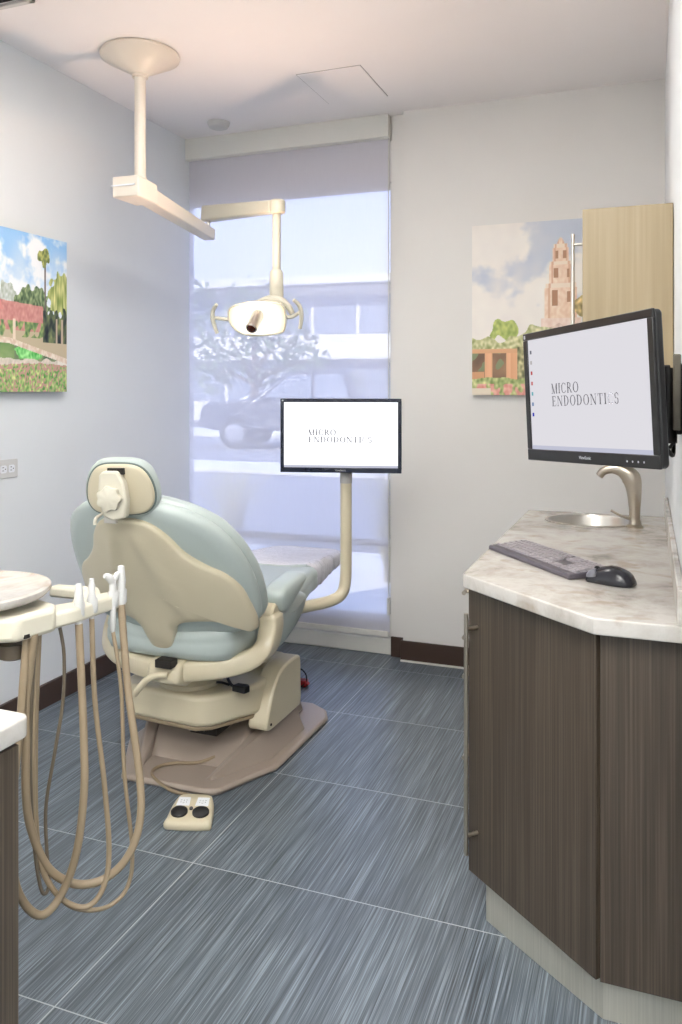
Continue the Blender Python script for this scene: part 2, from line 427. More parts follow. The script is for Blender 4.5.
# end wall: solid part right of the window with a shallow recessed strip, header above the glass
mb = MB(); mb.prism([(-1.19, 4.045), (XR + 0.12, 4.045), (XR + 0.12, 4.19), (-1.268, 4.19), (-1.268, 4.09), (-1.19, 4.09)], 0, HC)
struct(mb.build('wall_window', M['wall_end'], flat=True))
struct(MB().box(XL - 0.15, -1.268, 4.115, 4.19, 2.50, HC).build('wall_header', M['wall_end'], flat=True))
def baseb(name, pts):
    return struct(MB().prism(pts, 0, 0.105).build(name, M['base'], bevel=0.003))
baseb('baseboard_left', [(XL, -2.2), (XL + 0.014, -2.2), (XL + 0.014, 4.095), (XL, 4.095)])
baseb('baseboard_window', [(-1.268, 4.078), (-1.202, 4.078), (-1.202, 4.033), (0.07, 4.033), (0.07, 4.045), (-1.19, 4.045), (-1.19, 4.09), (-1.268, 4.09)])
# pale joint along the foot of the window wall baseboard
struct(MB().box(-1.2, XR, 4.022, 4.036, 0, 0.008).build('trim_1', M['trimwhite'], bevel=0.002))

# window: sill curb, frame, mullion, glass
win = MB().box(XL, -1.268, 4.10, 4.19, 0, 0.085).build('window_1', M['trimwhite'], bevel=0.006); struct(win)
fr = MB()
fr.box(XL - 0.06, XL - 0.012, 4.13, 4.17, 0.085, 2.50); fr.box(-1.288, -1.268, 4.13, 4.17, 0.085, 2.50)
fr.box(XL - 0.012, -1.288, 4.13, 4.17, 0.085, 0.20); fr.box(XL - 0.012, -1.288, 4.13, 4.17, 2.47, 2.50)
fr.box(XL - 0.012, -1.288, 4.12, 4.18, 0.565, 0.60)
fr.build('window_frame', M['trimwhite'], win, bevel=0.002)
MB().box(XL - 0.012, -1.288, 4.147, 4.153, 0.60, 2.47).build('window_pane', M['glass'], win, flat=True)
MB().box(XL - 0.012, -1.288, 4.147, 4.153, 0.20, 0.565).build('lower_pane', M['glass'], win, flat=True)

# roller shade
rs = empty('roller_shade', (-1.87, 4.11, 0.1), 'white see-through screen roller shade hanging the full height of the window', 'window shade')
of = rs.location
MB().prism([(4.046, 2.842), (4.046, 2.725), (4.054, 2.72), (4.14, 2.72), (4.14, 2.842)], XL + 0.003, -1.272, 'x').build('fascia', M['trimwhite'], rs, of, bevel=0.002)
sv = MB(); nx, nz = 24, 60
vs = []
for j in range(nz + 1):
    for i in range(nx + 1):
        x = XL + 0.01 + (1.212) * i / nx; z = 0.125 + (2.72 - 0.125) * j / nz
        vs.append((x, 4.082 + 0.0015 * math.sin(i * 1.1) * (1 - j / nz), z))
sv.add(vs, [(j * (nx + 1) + i, j * (nx + 1) + i + 1, (j + 1) * (nx + 1) + i + 1, (j + 1) * (nx + 1) + i) for j in range(nz) for i in range(nx)])
sv.build('fabric', M['shade'], rs, of, recalc=False)
MB().box(XL + 0.008, -1.282, 4.076, 4.090, 0.100, 0.13).build('hem_bar', M['trimwhite'], rs, of, bevel=0.003)
ch = MB(); ch.tube([(-1.276, 4.066, 2.72), (-1.276, 4.066, 1.5), (-1.276, 4.066, 0.30)], 0.0022, 6, 0)
ch.tube([(-1.276, 4.078, 2.72), (-1.276, 4.078, 1.5), (-1.276, 4.078, 0.30)], 0.0022, 6, 0)
ch.build('chain', M['white'], rs, of)
MB().box(-1.284, -1.2685, 4.060, 4.086, 0.22, 0.31).build('chain_tensioner', M['white'], rs, of, bevel=0.003)

# ceiling items
av = empty('ceiling_vent', (-2.40, 2.17, HC), 'white slotted air vent at the top left corner of the ceiling', 'vent')
fv = MB()
x0, x1, y0, y1 = -2.46, -2.12, 1.95, 2.405
for a, b, c, d in ((x0, x1, y0, y0 + 0.02), (x0, x1, y1 - 0.02, y1), (x0, x0 + 0.02, y0, y1), (x1 - 0.02, x1, y0, y1)): fv.box(a, b, c, d, HC - 0.012, HC)
fv.build('vent_frame', M['white'], av, av.location, bevel=0.002)
MB().box(x0 + 0.02, x1 - 0.02, y0 + 0.02, y1 - 0.02, HC - 0.002, HC).build('backing', M['blackm'], av, av.location, flat=True)
sl = MB()
for k in range(14):
    y = y0 + 0.035 + k * 0.029; sl.prism([(y, HC - 0.011), (y + 0.016, HC - 0.003), (y + 0.018, HC - 0.004), (y + 0.003, HC - 0.013)], x0 + 0.02, x1 - 0.02, 'x')
sl.build('louvres', M['white'], av, av.location)
sd = MB(); sd.lathe([(0.0001, -0.034), (0.035, -0.034), (0.05, -0.028), (0.058, -0.014), (0.062, 0)], (-2.17, 3.86, HC))
o = sd.build('ceiling_speaker', M['white'], None); tag(o, 'small round white device on the ceiling near the window shade', 'smoke detector'); o.name = 'smoke_detector'
ap = MB()
ax0, ax1, ay0, ay1 = -1.505, -1.20, 3.40, 3.80
ap.box(ax0, ax1, ay0, ay1, HC - 0.004, HC)
o = ap.build('access_panel', M['ceiling'], None, bevel=0.001); tag(o, 'square flush white access hatch in the ceiling above the window', 'access panel')
g = MB()
for a, b, c, d in ((ax0 - 0.004, ax1 + 0.004, ay0 - 0.004, ay0), (ax0 - 0.004, ax1 + 0.004, ay1, ay1 + 0.004), (ax0 - 0.004, ax0, ay0, ay1), (ax1, ax1 + 0.004, ay0, ay1)): g.box(a, b, c, d, HC - 0.0015, HC)
g.build('gap', M['gapgrey'], o, flat=True)

# wall outlet
wo = empty('wall_outlet', (XL, 2.657, 1.072), 'white horizontal wall outlet plate under the garden canvas print', 'outlet')
MB().prism(rrect(2.602, 2.721, 1.034, 1.111, 0.004), XL, XL + 0.006, 'x').build('cover_plate', M['white'], wo, wo.location, bevel=0.0015)
for yc in (2.639, 2.684):
    oo = MB().prism(rrect(yc - 0.017, yc + 0.017, 1.056, 1.088, 0.008), XL + 0.006, XL + 0.008, 'x').build('socket', M['label'], wo, wo.location)
    s_ = MB()
    s_.box(XL + 0.008, XL + 0.0085, yc - 0.008, yc + 0.001, 1.078, 1.0805); s_.box(XL + 0.008, XL + 0.0085, yc - 0.008, yc + 0.001, 1.065, 1.0675)
    s_.lathe([(0.0025, 0), (0.0025, 0.0005)], (XL + 0.008, yc + 0.009, 1.072), 10, (1, 0, 0))
    s_.build('slots', M['dark'], oo, wo.location, flat=True)

# ceiling troffer lamps (unseen, placed to light the room; small square one added)
def troffer(x, y, label, l=0.60):
    t = empty('unseen_ceiling_light', (x, y, HC), label, 'ceiling light', group=None)
    f = MB(); w = 0.30
    for a, b, c, d in ((-w, w, -l, -l + 0.02), (-w, w, l - 0.02, l), (-w, -w + 0.02, -l, l), (w - 0.02, w, -l, l)): f.box(a, b, c, d, -0.02, 0)
    f.build('frame', M['white'], t)
    MB().box(-w + 0.02, w - 0.02, -l + 0.02, l - 0.02, -0.012, -0.006).build('diffuser', M['troffer'], t, flat=True)
M['troffer'] = emit('troffer_diffuser', rgb(254, 252, 248), 22.0)
troffer(-1.2, 2.12, 'added unseen small square white ceiling light in front of the lamp canopy', 0.30)  # added out of view to even out light towards the far end
troffer(-0.45, 0.25, 'unseen flat white rectangular ceiling light over the middle of the room')
troffer(-1.2, -1.1, 'unseen flat white rectangular ceiling light at the rear of the room')
troffer(0.6, -0.9, 'unseen flat white rectangular ceiling light over the entry')

# ------------------------------------------------------------------ canvas prints
def lerp(a, b, t): return tuple(a[i] * (1 - t) + b[i] * t for i in range(3))
def nz(x, y, s, o=0): return noise.noise(Vector((x * s + o, y * s - o * 1.7, o * 0.37)))
def fbm(x, y, s, o=0): return nz(x, y, s, o) + 0.5 * nz(x, y, s * 2.3, o + 3) + 0.28 * nz(x, y, s * 5.1, o + 7) + 0.15 * nz(x, y, s * 11, o + 9)
def sstep(a, b, x):
    t = max(0, min(1, (x - a) / (b - a))); return t * t * (3 - 2 * t)
def art_garden(x, y):
    # x: 0..1 visible span (negative further left), y: 0 top .. 1 bottom
    c = lerp((132, 188, 240), (232, 240, 248), sstep(0.0, 0.45, y + 0.25 * nz(x, y, 3, 2)))
    cl = sstep(-0.05, 0.4, 0.8 * fbm(x, y * 1.6, 2.8, 5) + 0.44 - abs(y - 0.3) * 1.2 - x * 0.22)
    c = lerp(c, (248, 250, 252), cl)
    if y > 0.6: c = (196, 176, 140)
    j = nz(x, y, 40, 1); k = nz(x, y, 14, 8)
    # pale distant tree
    if (x - 0.12) ** 2 / 0.025 + (y - 0.42) ** 2 / 0.01 + k < 0.8: c = lerp((170, 180, 160), (220, 224, 220), 0.5 + j)
    if (x - 0.46) ** 2 / 0.07 + (y - 0.46) ** 2 / 0.016 + k * 0.7 < 1: c = lerp((58, 84, 46), (150, 168, 110), 0.45 + j + k * 0.4)
    # long red roof
    if 0.44 + 0.02 * x < y < 0.62 and x < 0.66 - (0.55 - y) * 0.4: c = lerp((192, 112, 106), (218, 152, 138), 0.5 + 0.8 * j)
    if x < 0.06 and y > 0.43 + x * 1.2 and y < 0.5: c = (216, 130, 120)
    if 0.56 < y < 0.66 and x < 0.72 and k > -0.02 - 0.1 * (y - 0.55): c = lerp((72, 112, 58), (158, 178, 96), 0.5 + j)
    if 0.18 < x < 0.22 and 0.55 < y < 0.68: c = (236, 214, 190)
    # tall palm
    if abs(x - 0.655 - 0.02 * (y - 0.3)) < 0.012 and 0.17 < y < 0.5: c = (96, 84, 76)
    if ((x - 0.635) / 0.085) ** 2 + ((y - 0.125) / 0.05) ** 2 + k * 1.2 < 1 or (abs(x - 0.64) < 0.05 - (y - 0.14) * 0.5 and 0.1 < y < 0.2): c = lerp((96, 110, 44), (176, 176, 84), 0.5 + j * 1.5)
    # big fan palm at the right
    if ((x - 0.93) / 0.2) ** 2 + ((y - 0.37) / 0.16) ** 2 + k * 1.3 < 1: c = lerp((130, 148, 60), (214, 212, 128), 0.5 + 1.2 * nz(x, y * 0.3, 38, 3))
    if x > 0.62 and 0.48 + 0.06 * k < y < 0.68: c = lerp((34, 48, 32), (120, 132, 70), 0.3 + 1.3 * k + 0.5 * j)
    if x > 0.82 and 0.52 < y < 0.68 and (x * 11) % 1 < 0.35: c = (190, 168, 140)
    # quay and path
    e = 0.665 + max(0, x - 0.12) * 0.13
    if y > e and y < e + 0.035: c = lerp((216, 186, 160), (240, 226, 208), 0.5 + j)
    if y > e + 0.035 and y < 0.86:
        c = lerp((70, 96, 60), (134, 150, 96), 0.5 + k)
        if x < 0.2: c = lerp((96, 138, 62), (156, 170, 110), (y - 0.7) * 6 + 0.4 * nz(x, y * 4, 10, 7))
        if ((x - 0.43) / 0.22) ** 2 + ((y - 0.745) / 0.055) ** 2 + 0.5 * j < 1: c = lerp((82, 190, 76), (158, 238, 140), 0.5 + 1.2 * j)
        if y > 0.80 + 0.02 * k: c = lerp((206, 196, 176), (232, 214, 200), 0.5 + j)
        if x > 0.85 and y > 0.74: c = (236, 228, 214)
    if y > 0.815 + 0.03 * abs(x - 0.6) - 0.012 * k:
        c = lerp((92, 152, 62), (186, 206, 120), 0.5 + 1.4 * j)
        if nz(x, y, 55, 9) + (0.14 if y < 0.86 else -0.14) > 0.02: c = (196, 140, 126)
    return lerp(c, (222, 222, 222), 0.14)
def art_tower(x, y):
    j = nz(x, y, 45, 1); k = nz(x, y, 12, 4)
    c = lerp((214, 222, 236), (250, 240, 228), sstep(-0.1, 0.5, y))
    bl = sstep(0.0, 0.5, 0.8 * fbm(x, y * 1.5, 2.6, 11) + 0.6 * x - 0.6 * y + 0.0)
    c = lerp((248, 244, 238), (164, 182, 214), bl * 0.75)
    c = lerp(c, (236, 232, 230), max(0, (0.4 + 0.5 * k) * sstep(0.75, 0.3, x) if False else (0.4 + 0.5 * k) * (1 - sstep(0.3, 0.75, x))))
    t = x - 0.69                      # tower
    st = [(0.10, 0.135, 0.028), (0.135, 0.16, 0.052), (0.16, 0.235, 0.062), (0.235, 0.255, 0.085), (0.255, 0.36, 0.088), (0.36, 0.385, 0.115), (0.385, 0.56, 0.122), (0.56, 0.74, 0.15)]
    for a, b, w in st:
        w2 = w if b > 0.14 else w * math.sqrt(max(0, (y - a) / (b - a)))
        if a <= y < b and abs(t) < w2:
            c = lerp((236, 196, 164), (250, 222, 196), 0.5 + j - t * 3)
            if b - a < 0.03: c = (246, 226, 204)
            if abs(abs(t) - w * 0.72) < 0.008: c = (222, 172, 138)
            if y > 0.56: c = lerp((240, 208, 190), (252, 228, 214), 0.5 + j)
    for cx, w, a, b in ((-0.03, 0.012, 0.175, 0.22), (0.03, 0.012, 0.175, 0.22), (-0.035, 0.016, 0.275, 0.33), (0.055, 0.010, 0.28, 0.33), (-0.045, 0.022, 0.40, 0.49), (0.06, 0.012, 0.41, 0.47)):
        if abs(t - cx) < w and a < y < b: c = (170, 112, 76)
    # palm beside the tower
    if math.hypot((x - 0.9) / 0.11, (y - 0.50) / 0.075) < 1 + 0.5 * k: c = lerp((140, 120, 62), (214, 186, 110), 0.5 + 1.5 * j)
    if ((x - 0.74) / 0.24) ** 2 + ((y - 0.72) / 0.12) ** 2 + k * 0.6 < 1: c = lerp((206, 168, 150), (236, 208, 190), 0.5 + 1.4 * j)
    if ((x - 0.27) / 0.12) ** 2 + ((y - 0.62) / 0.07) ** 2 + k < 1: c = lerp((132, 160, 62), (188, 204, 96), 0.5 + j)
    if y > 0.65 + 0.03 * math.sin(x * 9) + 0.05 * k and x < 0.66: c = lerp((150, 160, 92), (214, 214, 158), 0.5 + 1.4 * j)
    if y > 0.73 and x < 0.42 - 0.03 * k:
        c = lerp((96, 64, 44), (140, 98, 66), 0.5 + k)
        if nz(x, y, 16, 6) > 0.12 and y < 0.86: c = (104, 122, 80)
        if 0.10 < x < 0.165 or 0.27 < x < 0.36: c = lerp((226, 154, 104), (242, 178, 130), (x * 13) % 1)
        if y < 0.755: c = (222, 158, 110)
        if y > 0.865 and x < 0.1: c = (214, 146, 98)
    if 0.36 < x < 0.46 and y > 0.72: c = lerp((110, 112, 66), (190, 186, 128), 0.5 + 1.5 * j)
    if x > 0.46 and 0.76 < y < 0.9: c = lerp((226, 206, 184), (244, 228, 212), 0.5 + j)
    if y > 0.90 + 0.01 * k:
        c = lerp((124, 150, 72), (196, 206, 128), 0.5 + 1.4 * j)
        if nz(x, y, 28, 14) > -0.02 and y > 0.935: c = lerp((214, 116, 110), (240, 176, 160), 0.5 + j)
        if x < 0.15 and y > 0.96: c = (232, 220, 200)
    return lerp(c, (242, 228, 212), 0.24)
def canvas(name, label, w, h, d, art, nxx, nyy, loc, rz, side):
    t = empty(name, loc, label, 'canvas print', rz)
    me = bpy.data.meshes.new('printed_face')
    vs = [(w * i / nxx, -d - 0.0004, h * j / nyy) for j in range(nyy + 1) for i in range(nxx + 1)]
    fs = [(j * (nxx + 1) + i, j * (nxx + 1) + i + 1, (j + 1) * (nxx + 1) + i + 1, (j + 1) * (nxx + 1) + i) for j in range(nyy) for i in range(nxx)]
    me.from_pydata(vs, [], fs); me.materials.append(M['canvas'])
    ca = me.color_attributes.new('print', 'FLOAT_COLOR', 'POINT')
    for j in range(nyy + 1):
        for i in range(nxx + 1):
            c = art(i / nxx, 1 - j / nyy); ca.data[j * (nxx + 1) + i].color = tuple(lin(max(0, min(255, x))) for x in c) + (1,)
    o = bpy.data.objects.new('printed_face', me); COL.objects.link(o); o.parent = t
    MB().box(0, w, -d, 0, 0, h).build('stretched_edge', side, t, bevel=0.002)
    return t
M['cedge1'] = paint('canvas_edge_green', rgb(84, 96, 62), 0.7, 0.2, 60)
M['cedge2'] = paint('canvas_edge_pale', rgb(206, 200, 186), 0.7, 0.05, 60)
GW = 0.407
canvas('canvas_print', 'wide canvas print of a garden pond, palms and red roof on the left wall', 1.0, 0.674, 0.035,
       lambda x, y: art_garden((x - (1 - GW)) / GW if True else x, y), 380, 256, (XL + 0.001, 1.992, 1.392), R(90), M['cedge1'])
canvas('canvas_print', 'tall canvas print of a domed tower and vine arcade on the end wall', 0.62, 0.84, 0.035,
       art_tower, 230, 312, (-0.823, 4.044, 1.375), 0, M['cedge2'])

# ------------------------------------------------------------------ serif lettering
def arc_band(cx, cy, rx, ry, a0, a1, t0, t1, n=14):
    """closed polygon of an elliptical stroke, thick where horizontal direction dominates"""
    o, i = [], []
    for k in range(n + 1):
        a = R(a0 + (a1 - a0) * k / n)
        t = t0 + (t1 - t0) * abs(math.cos(a)) ** 1.5
        o.append((cx + rx * math.cos(a), cy + ry * math.sin(a))); i.append((cx + (rx - t) * math.cos(a), cy + (ry - min(t, t0 * 1.6)) * math.sin(a)))
    return [[o[k], o[k + 1], i[k + 1], i[k]] for k in range(n)]
def bar(x0, y0, x1, y1, w):
    return [[(x0 - w / 2, y0), (x0 + w / 2, y0), (x1 + w / 2, y1), (x1 - w / 2, y1)]]
def hb(x0, x1, y, t=0.05): return [[(x0, y - t / 2), (x1, y - t / 2), (x1, y + t / 2), (x0, y + t / 2)]]
TK, TN = 0.15, 0.055
G = {
 'M': (1.0, bar(.14, 0, .14, 1, TN) + bar(.86, 0, .86, 1, TK) + bar(.47, 0, .14, 1, TK) + bar(.50, 0, .84, 1, TN) + hb(0, .28, .025) + hb(.70, 1, .025) + hb(.02, .2, .975) + hb(.8, 1, .975)),
 'I': (.36, bar(.18, 0, .18, 1, TK) + hb(.02, .34, .025) + hb(.02, .34, .975)),
 'C': (.78, arc_band(.42, .5, .38, .51, 50, 310, TN, TK, 20) + bar(.69, .72, .70, .97, .05) + bar(.69, .04, .70, .26, .05)),
 'R': (.82, bar(.19, 0, .19, 1, TK) + arc_band(.36, .74, .28, .26, -90, 90, TN, TK) + hb(.04, .38, .975, .055) + hb(.19, .38, .5, .055) + bar(.72, 0, .40, .5, TK) + hb(.04, .34, .025) + hb(.6, .84, .025)),
 'O': (.9, arc_band(.45, .5, .42, .51, 0, 360, TN, TK, 28)),
 'E': (.74, bar(.19, 0, .19, 1, TK) + hb(.04, .62, .975) + hb(.19, .52, .51) + hb(.04, .66, .025) + bar(.61, .78, .61, 1, .05) + bar(.65, 0, .67, .24, .05) + bar(.51, .4, .51, .62, .04)),
 'N': (.92, bar(.15, 0, .15, 1, TN) + bar(.77, 0, .77, 1, TN) + bar(.76, 0, .16, 1, TK) + hb(.02, .28, .025) + hb(.02, .2, .975) + hb(.64, .9, .975)),
 'D': (.88, bar(.19, 0, .19, 1, TK) + arc_band(.32, .5, .48, .50, -90, 90, TN, TK, 18) + hb(.04, .34, .975) + hb(.04, .34, .025)),
 'T': (.78, bar(.39, 0, .39, 1, TK) + hb(.04, .74, .975) + hb(.25, .53, .025) + bar(.06, .76, .06, 1, .045) + bar(.72, .76, .72, 1, .045)),
 'S': (.62, arc_band(.30, .74, .24, .27, 30, 260, TN, .12, 14) + arc_band(.32, .27, .25, .28, -150, 85, TN, .13, 14) + bar(.52, .72, .52, .95, .045) + bar(.07, .05, .07, .3, .045)),
}
def serif(text, x0, z0, cap, width, y, only=None):
    """letters laid in the xz plane facing -y"""
    tot = sum(G[c][0] for c in text) + 0.12 * (len(text) - 1)
    s = width / tot; m = MB(); x = 0; m2 = MB()
    for idx, ch in enumerate(text):
        w, polys = G[ch]
        tgt = m2 if only is not None and idx == only else m
        for p in polys:
            tgt.add([(x0 + (x + px) * s, y, z0 + py * cap) for px, py in p], [(0, 1, 2, 3)])
        x += w + 0.12
    return m, m2

def monitor(name, loc, rz, label, w, h, bez, bot, depth, bezmat, scr_mat, tilt=0.0, icons=False, roll=0.0):
    t = empty(name, loc, label, 'monitor', rz)
    t.rotation_euler = (tilt, roll, rz)
    # origin: centre of the screen's bottom edge
    back = MB(); back.prism(rrect(-w / 2, w / 2, 0, h, 0.012), -0.002, depth * 0.6, 'y')
    back.prism(rrect(-w / 2 + 0.05, w / 2 - 0.05, 0.04, h - 0.04, 0.02), depth * 0.6, depth, 'y')
    back.build('housing', M['black'], t, bevel=0.004)
    f = MB()
    f.box(-w / 2, w / 2, -0.010, -0.002, h - bez, h); f.box(-w / 2, w / 2, -0.010, -0.002, 0, bot)
    f.box(-w / 2, -w / 2 + bez, -0.010, -0.002, bot, h - bez); f.box(w / 2 - bez, w / 2, -0.010, -0.002, bot, h - bez)
    f.build('bezel', bezmat, t, bevel=0.002)
    sw = w - 2 * bez; sh = h - bez - bot
    s = MB(); s.box(-sw / 2, sw / 2, -0.006, -0.003, bot, bot + sh); so = s.build('screen', scr_mat, t, flat=True)
    X = lambda u: -sw / 2 + u * sw
    Z = lambda v: bot + sh * (1 - v)
    cap = 0.088 * sh
    a, _ = serif('MICRO', X(.215), Z(.505), cap, .245 * sw, -0.0064)
    a.build('lettering', M['letter_on'], so, flat=True, recalc=False)
    tw_ = sum(G[c][0] for c in 'ENDODONTICS') + 0.12 * 10; k_s = .56 * sw / tw_
    xx = X(.215)
    for part_, mt2, nm in (('ENDODONTI', M['letter_on'], 'lettering'), ('C', M['letter_pale'], 'pale_letter'), ('S', M['letter_on'], 'lettering')):
        wd_ = (sum(G[c][0] for c in part_) + 0.12 * (len(part_) - 1)) * k_s
        b_, _ = serif(part_, xx, Z(.615), cap, wd_, -0.0064)
        b_.build(nm, mt2, so, flat=True, recalc=False); xx += wd_ + 0.12 * k_s
    text_mesh('badge', 'ViewSonic', 0.011, M['badge'], t, Matrix.Translation((0.0, -0.0108, bot * 0.5)) @ Matrix.Rotation(R(90), 4, 'X'))
    cm = MB(); cm.box(-w / 2 + 0.006, -w / 2 + 0.013, -0.0106, -0.01, h - bez + 0.004, h - 0.005); cm.build('corner_badge', M['badge'], t, flat=True)
    tb = MB(); tb.box(-sw / 2, sw / 2, -0.0064, -0.0062, bot, bot + 0.035 * sh); tb.build('task_bar', M['taskbar'], so, flat=True)
    if icons:
        cols = [rgb(120, 120, 130), rgb(196, 190, 190), rgb(200, 90, 90), rgb(214, 120, 120), rgb(120, 190, 200), rgb(120, 150, 190), rgb(50, 60, 190)]
        for k, c in enumerate(cols):
            z = Z(0.13 + 0.095 * k)
            MB().box(X(.018), X(.034), -0.0066, -0.0062, z, z + 0.009).build('desktop_icon', icon(c), so, flat=True)
        for k in range(4):
            MB().lathe([(0.0022, 0), (0.0022, 0.0006)], (w / 2 - 0.10 + 0.018 * k, -0.010, bot * 0.45), 10, (0, -1, 0)).build('button', M['badge'], t)
    return t
_ic = {}
def icon(c):
    if c not in _ic: _ic[c] = emit('icon_%d' % len(_ic), c, 0.75)
    return _ic[c]
M['scr1'] = emit('screen_bright', rgb(250, 251, 255), 1.25)
M['scr2'] = emit('screen_soft', rgb(228, 226, 232), 0.86)
M['letter_on'] = paint('screen_letters', rgb(84, 84, 92), 0.6, 0.01)
M['letter_pale'] = paint('screen_letters_pale', rgb(165, 165, 175), 0.6, 0.01)
M['badge'] = paint('silver_badge', rgb(180, 182, 188), 0.4, 0.01)
M['taskbar'] = emit('task_bar', rgb(206, 208, 226), 0.78)

monitor('monitor', (-1.204, 3.17, 1.055), R(14), 'bright flat monitor on the beige post of the dental chair, in front of the window',
        0.508, 0.309, 0.015, 0.021, 0.042, M['navy'], M['scr1'])
monitor('monitor', (-0.127, 1.926, 1.232), R(-51.5), 'large black tilted monitor on the wall arm above the worktop',
        0.498, 0.322, 0.018, 0.028, 0.026, M['black'], M['scr2'], R(1.5), icons=True, roll=R(-2.4))

# ------------------------------------------------------------------ dental chair (faces the window, +Y)
CO = Vector((-1.6, 2.9, 0))
dc = empty('dental_chair', CO, 'reclined beige dental chair with grey-green upholstery, facing the window', 'dental chair')
cx = CO.x
def back_y(z): return 2.43 - (z - 0.52) * 0.54
NB = Vector((0, 0.88, 0.475))              # forward normal of the back
def fb(wrap, base=0.0):
    def f(s, z, n):
        y = back_y(z) + wrap * s * s + base
        return (cx + 0.012 + s, y + NB.y * n, z + NB.z * n * 0.6)
    return f
# shell
half = [(0, .985), (.06, .982), (.105, .965), (.145, .925), (.18, .868), (.235, .822), (.29, .79), (.325, .74), (.338, .67), (.343, .60), (.325, .575), (.29, .602), (.20, .615), (.115, .608), (.07, .58), (.05, .525), (.03, .49), (0, .485)]
shp = [(0.02, -0.0, 1), (0.008, 0.001, 1), (0.0, 0.006, 1), (0.0, 0.02, 1), (0.004, 0.03, 1), (0.02, 0.034, 1)]
sh = MB()
def shell_fn(s, z, n):
    x, y, zz = fb(0.75)(s, z, n)
    rid = math.exp(-((abs(s) - 0.10 - 0.18 * max(0, 0.9 - z)) / 0.018) ** 2)      # pressed ridges fanning down
    return (x, y, zz)
# build shell as grid of shrinking rings so that the pressed relief can show
prof = []
for k in range(14, -1, -1):
    q = k / 14
    prof.append((0.02 * (q if q > 0.9 else q), 0.0, 0.04 + 0.96 * q))
O = [(x * (0.94 if x < 0 else 1.0), z) for x, z in closed(sym(half), 120)]
def relief(s, z):
    r = 0.0
    for sg in (-1, 1):
        c = sg * (0.045 + 0.30 * max(0, 0.93 - z))
        r += 0.010 * math.exp(-((s - c) / 0.020) ** 2) * sstep(0.56, 0.70, z) * (1 - sstep(0.90, 0.95, z))
    r += 0.014 * math.exp(-(s / 0.10) ** 2) * (1 - sstep(0.5, 0.68, z))
    return r
n = 120; ccx, ccy = 0.0, 0.74
rings = []
for q in [0.03, 0.12, 0.22, 0.32, 0.42, 0.52, 0.61, 0.69, 0.76, 0.82, 0.87, 0.915, 0.95, 0.975]:
    ring = []
    for (s_, z_) in O:
        s1 = s_ * q; z1 = ccy + (z_ - ccy) * q
        rn = -relief(s1, z1) - 0.012 * (1 - q ** 6)
        ring.append(fb(0.75)(s1, z1, rn))
    rings.append(ring)
for ins, h in ((0.992, 0.003), (1.0, 0.010), (1.0, 0.024), (0.985, 0.036)):
    rings.append([fb(0.75)(s_ * ins, ccy + (z_ - ccy) * ins, h) for (s_, z_) in O])
sh.sweep(rings)
sh.build('back_shell', M['beige'], dc, CO, angle=60)
# back cushion
halfc = [(0, 1.045), (.10, 1.04), (.20, 1.01), (.275, .96), (.325, .88), (.352, .78), (.352, .68), (.335, .61), (.26, .56), (.12, .545), (0, .54)]
def cush_fn(s, z, n):
    y = back_y(z) + (0.75 - 1.2 * n) * s * s + 0.018
    wob = 0.003 * nz(z * 3, s, 9, 2) if n > 0.02 else 0
    return (cx + 0.012 + s, y + NB.y * (n * 1.15 + wob), z + NB.z * n * 0.4)
cp = [(0.05, 0.0, 0.3), (0.05, 0.0, 1), (0.018, 0.003, 1), (0.004, 0.016, 1), (0.0, 0.036, 1), (0.004, 0.052, 1), (0.007, 0.056, 1), (0.004, 0.060, 1), (0.0, 0.078, 1), (0.004, 0.105, 1), (0.018, 0.128, 1), (0.045, 0.145, 1), (0.06, 0.15, 0.8), (0.06, 0.152, 0.5), (0.06, 0.15, 0.1)]
MB().pillow(sym(halfc), cush_fn, cp, 110).build('backrest_cushion', M['vinyl'], dc, CO, angle=60)
# headrest
HY_ = R(17)
def hyaw(x, y, z):
    dx, dy = x - cx, y - 2.20
    return (cx + 0.036 + dx * math.cos(HY_) - dy * math.sin(HY_), 2.155 + dx * math.sin(HY_) + dy * math.cos(HY_), z)
def head_fn(s, z, n):
    y = 2.175 + (z - 1.08) * -0.22 + 1.0 * s * s
    return hyaw(cx + s + 0.006, y + n * 0.93, z + n * 0.30)
hh = [(0, 1.180), (.055, 1.176), (.090, 1.155), (.112, 1.115), (.120, 1.07), (.112, 1.03), (.078, 1.003), (0, .996)]
hp = [(0.03, 0.004, 0.3), (0.016, 0.004, 1), (0.005, 0.007, 1), (0, 0.016, 1), (0, 0.032, 1), (0.006, 0.048, 1), (0.02, 0.058, 1), (0.04, 0.063, 0.8), (0.04, 0.065, 0.2)]
hr = MB().pillow(sym(hh), head_fn, hp, 72).build('headrest', M['vinyl'], dc, CO, angle=60)
hs = [(x * 0.90, 1.088 + (z - 1.088) * 0.89) for x, z in hh]
MB().pillow(sym(hs), head_fn, [(0.01, -0.006, 0.2), (0.01, -0.007, 1), (0.003, -0.004, 1), (0, 0.002, 1), (0, 0.012, 1)], 72).build('headrest_plate', M['beige'], hr, CO, angle=60)
MB().pillow(sym([(x * 0.94, 1.088 + (z - 1.088) * 0.93) for x, z in hh]), head_fn, [(0.004, 0.0015, 0.5), (0.004, 0.0015, 1), (0, 0.003, 1), (0, 0.012, 1)], 72).build('piping', M['piping'], hr, CO, angle=60)
br = MB()
hexo = [(-.048, 1.07), (-.045, 1.135), (-.034, 1.150), (.014, 1.150), (.034, 1.115), (.044, 1.06), (.040, 1.005), (.0, .996), (-.032, 1.01)]
br.prism([(cx + a, b) for a, b in hexo], 2.128, 2.17, 'y')
br.v = [Vector(hyaw(*v)) for v in br.v]
bro = br.build('headrest_bracket', M['cream'], dc, CO, bevel=0.008, seg=3)
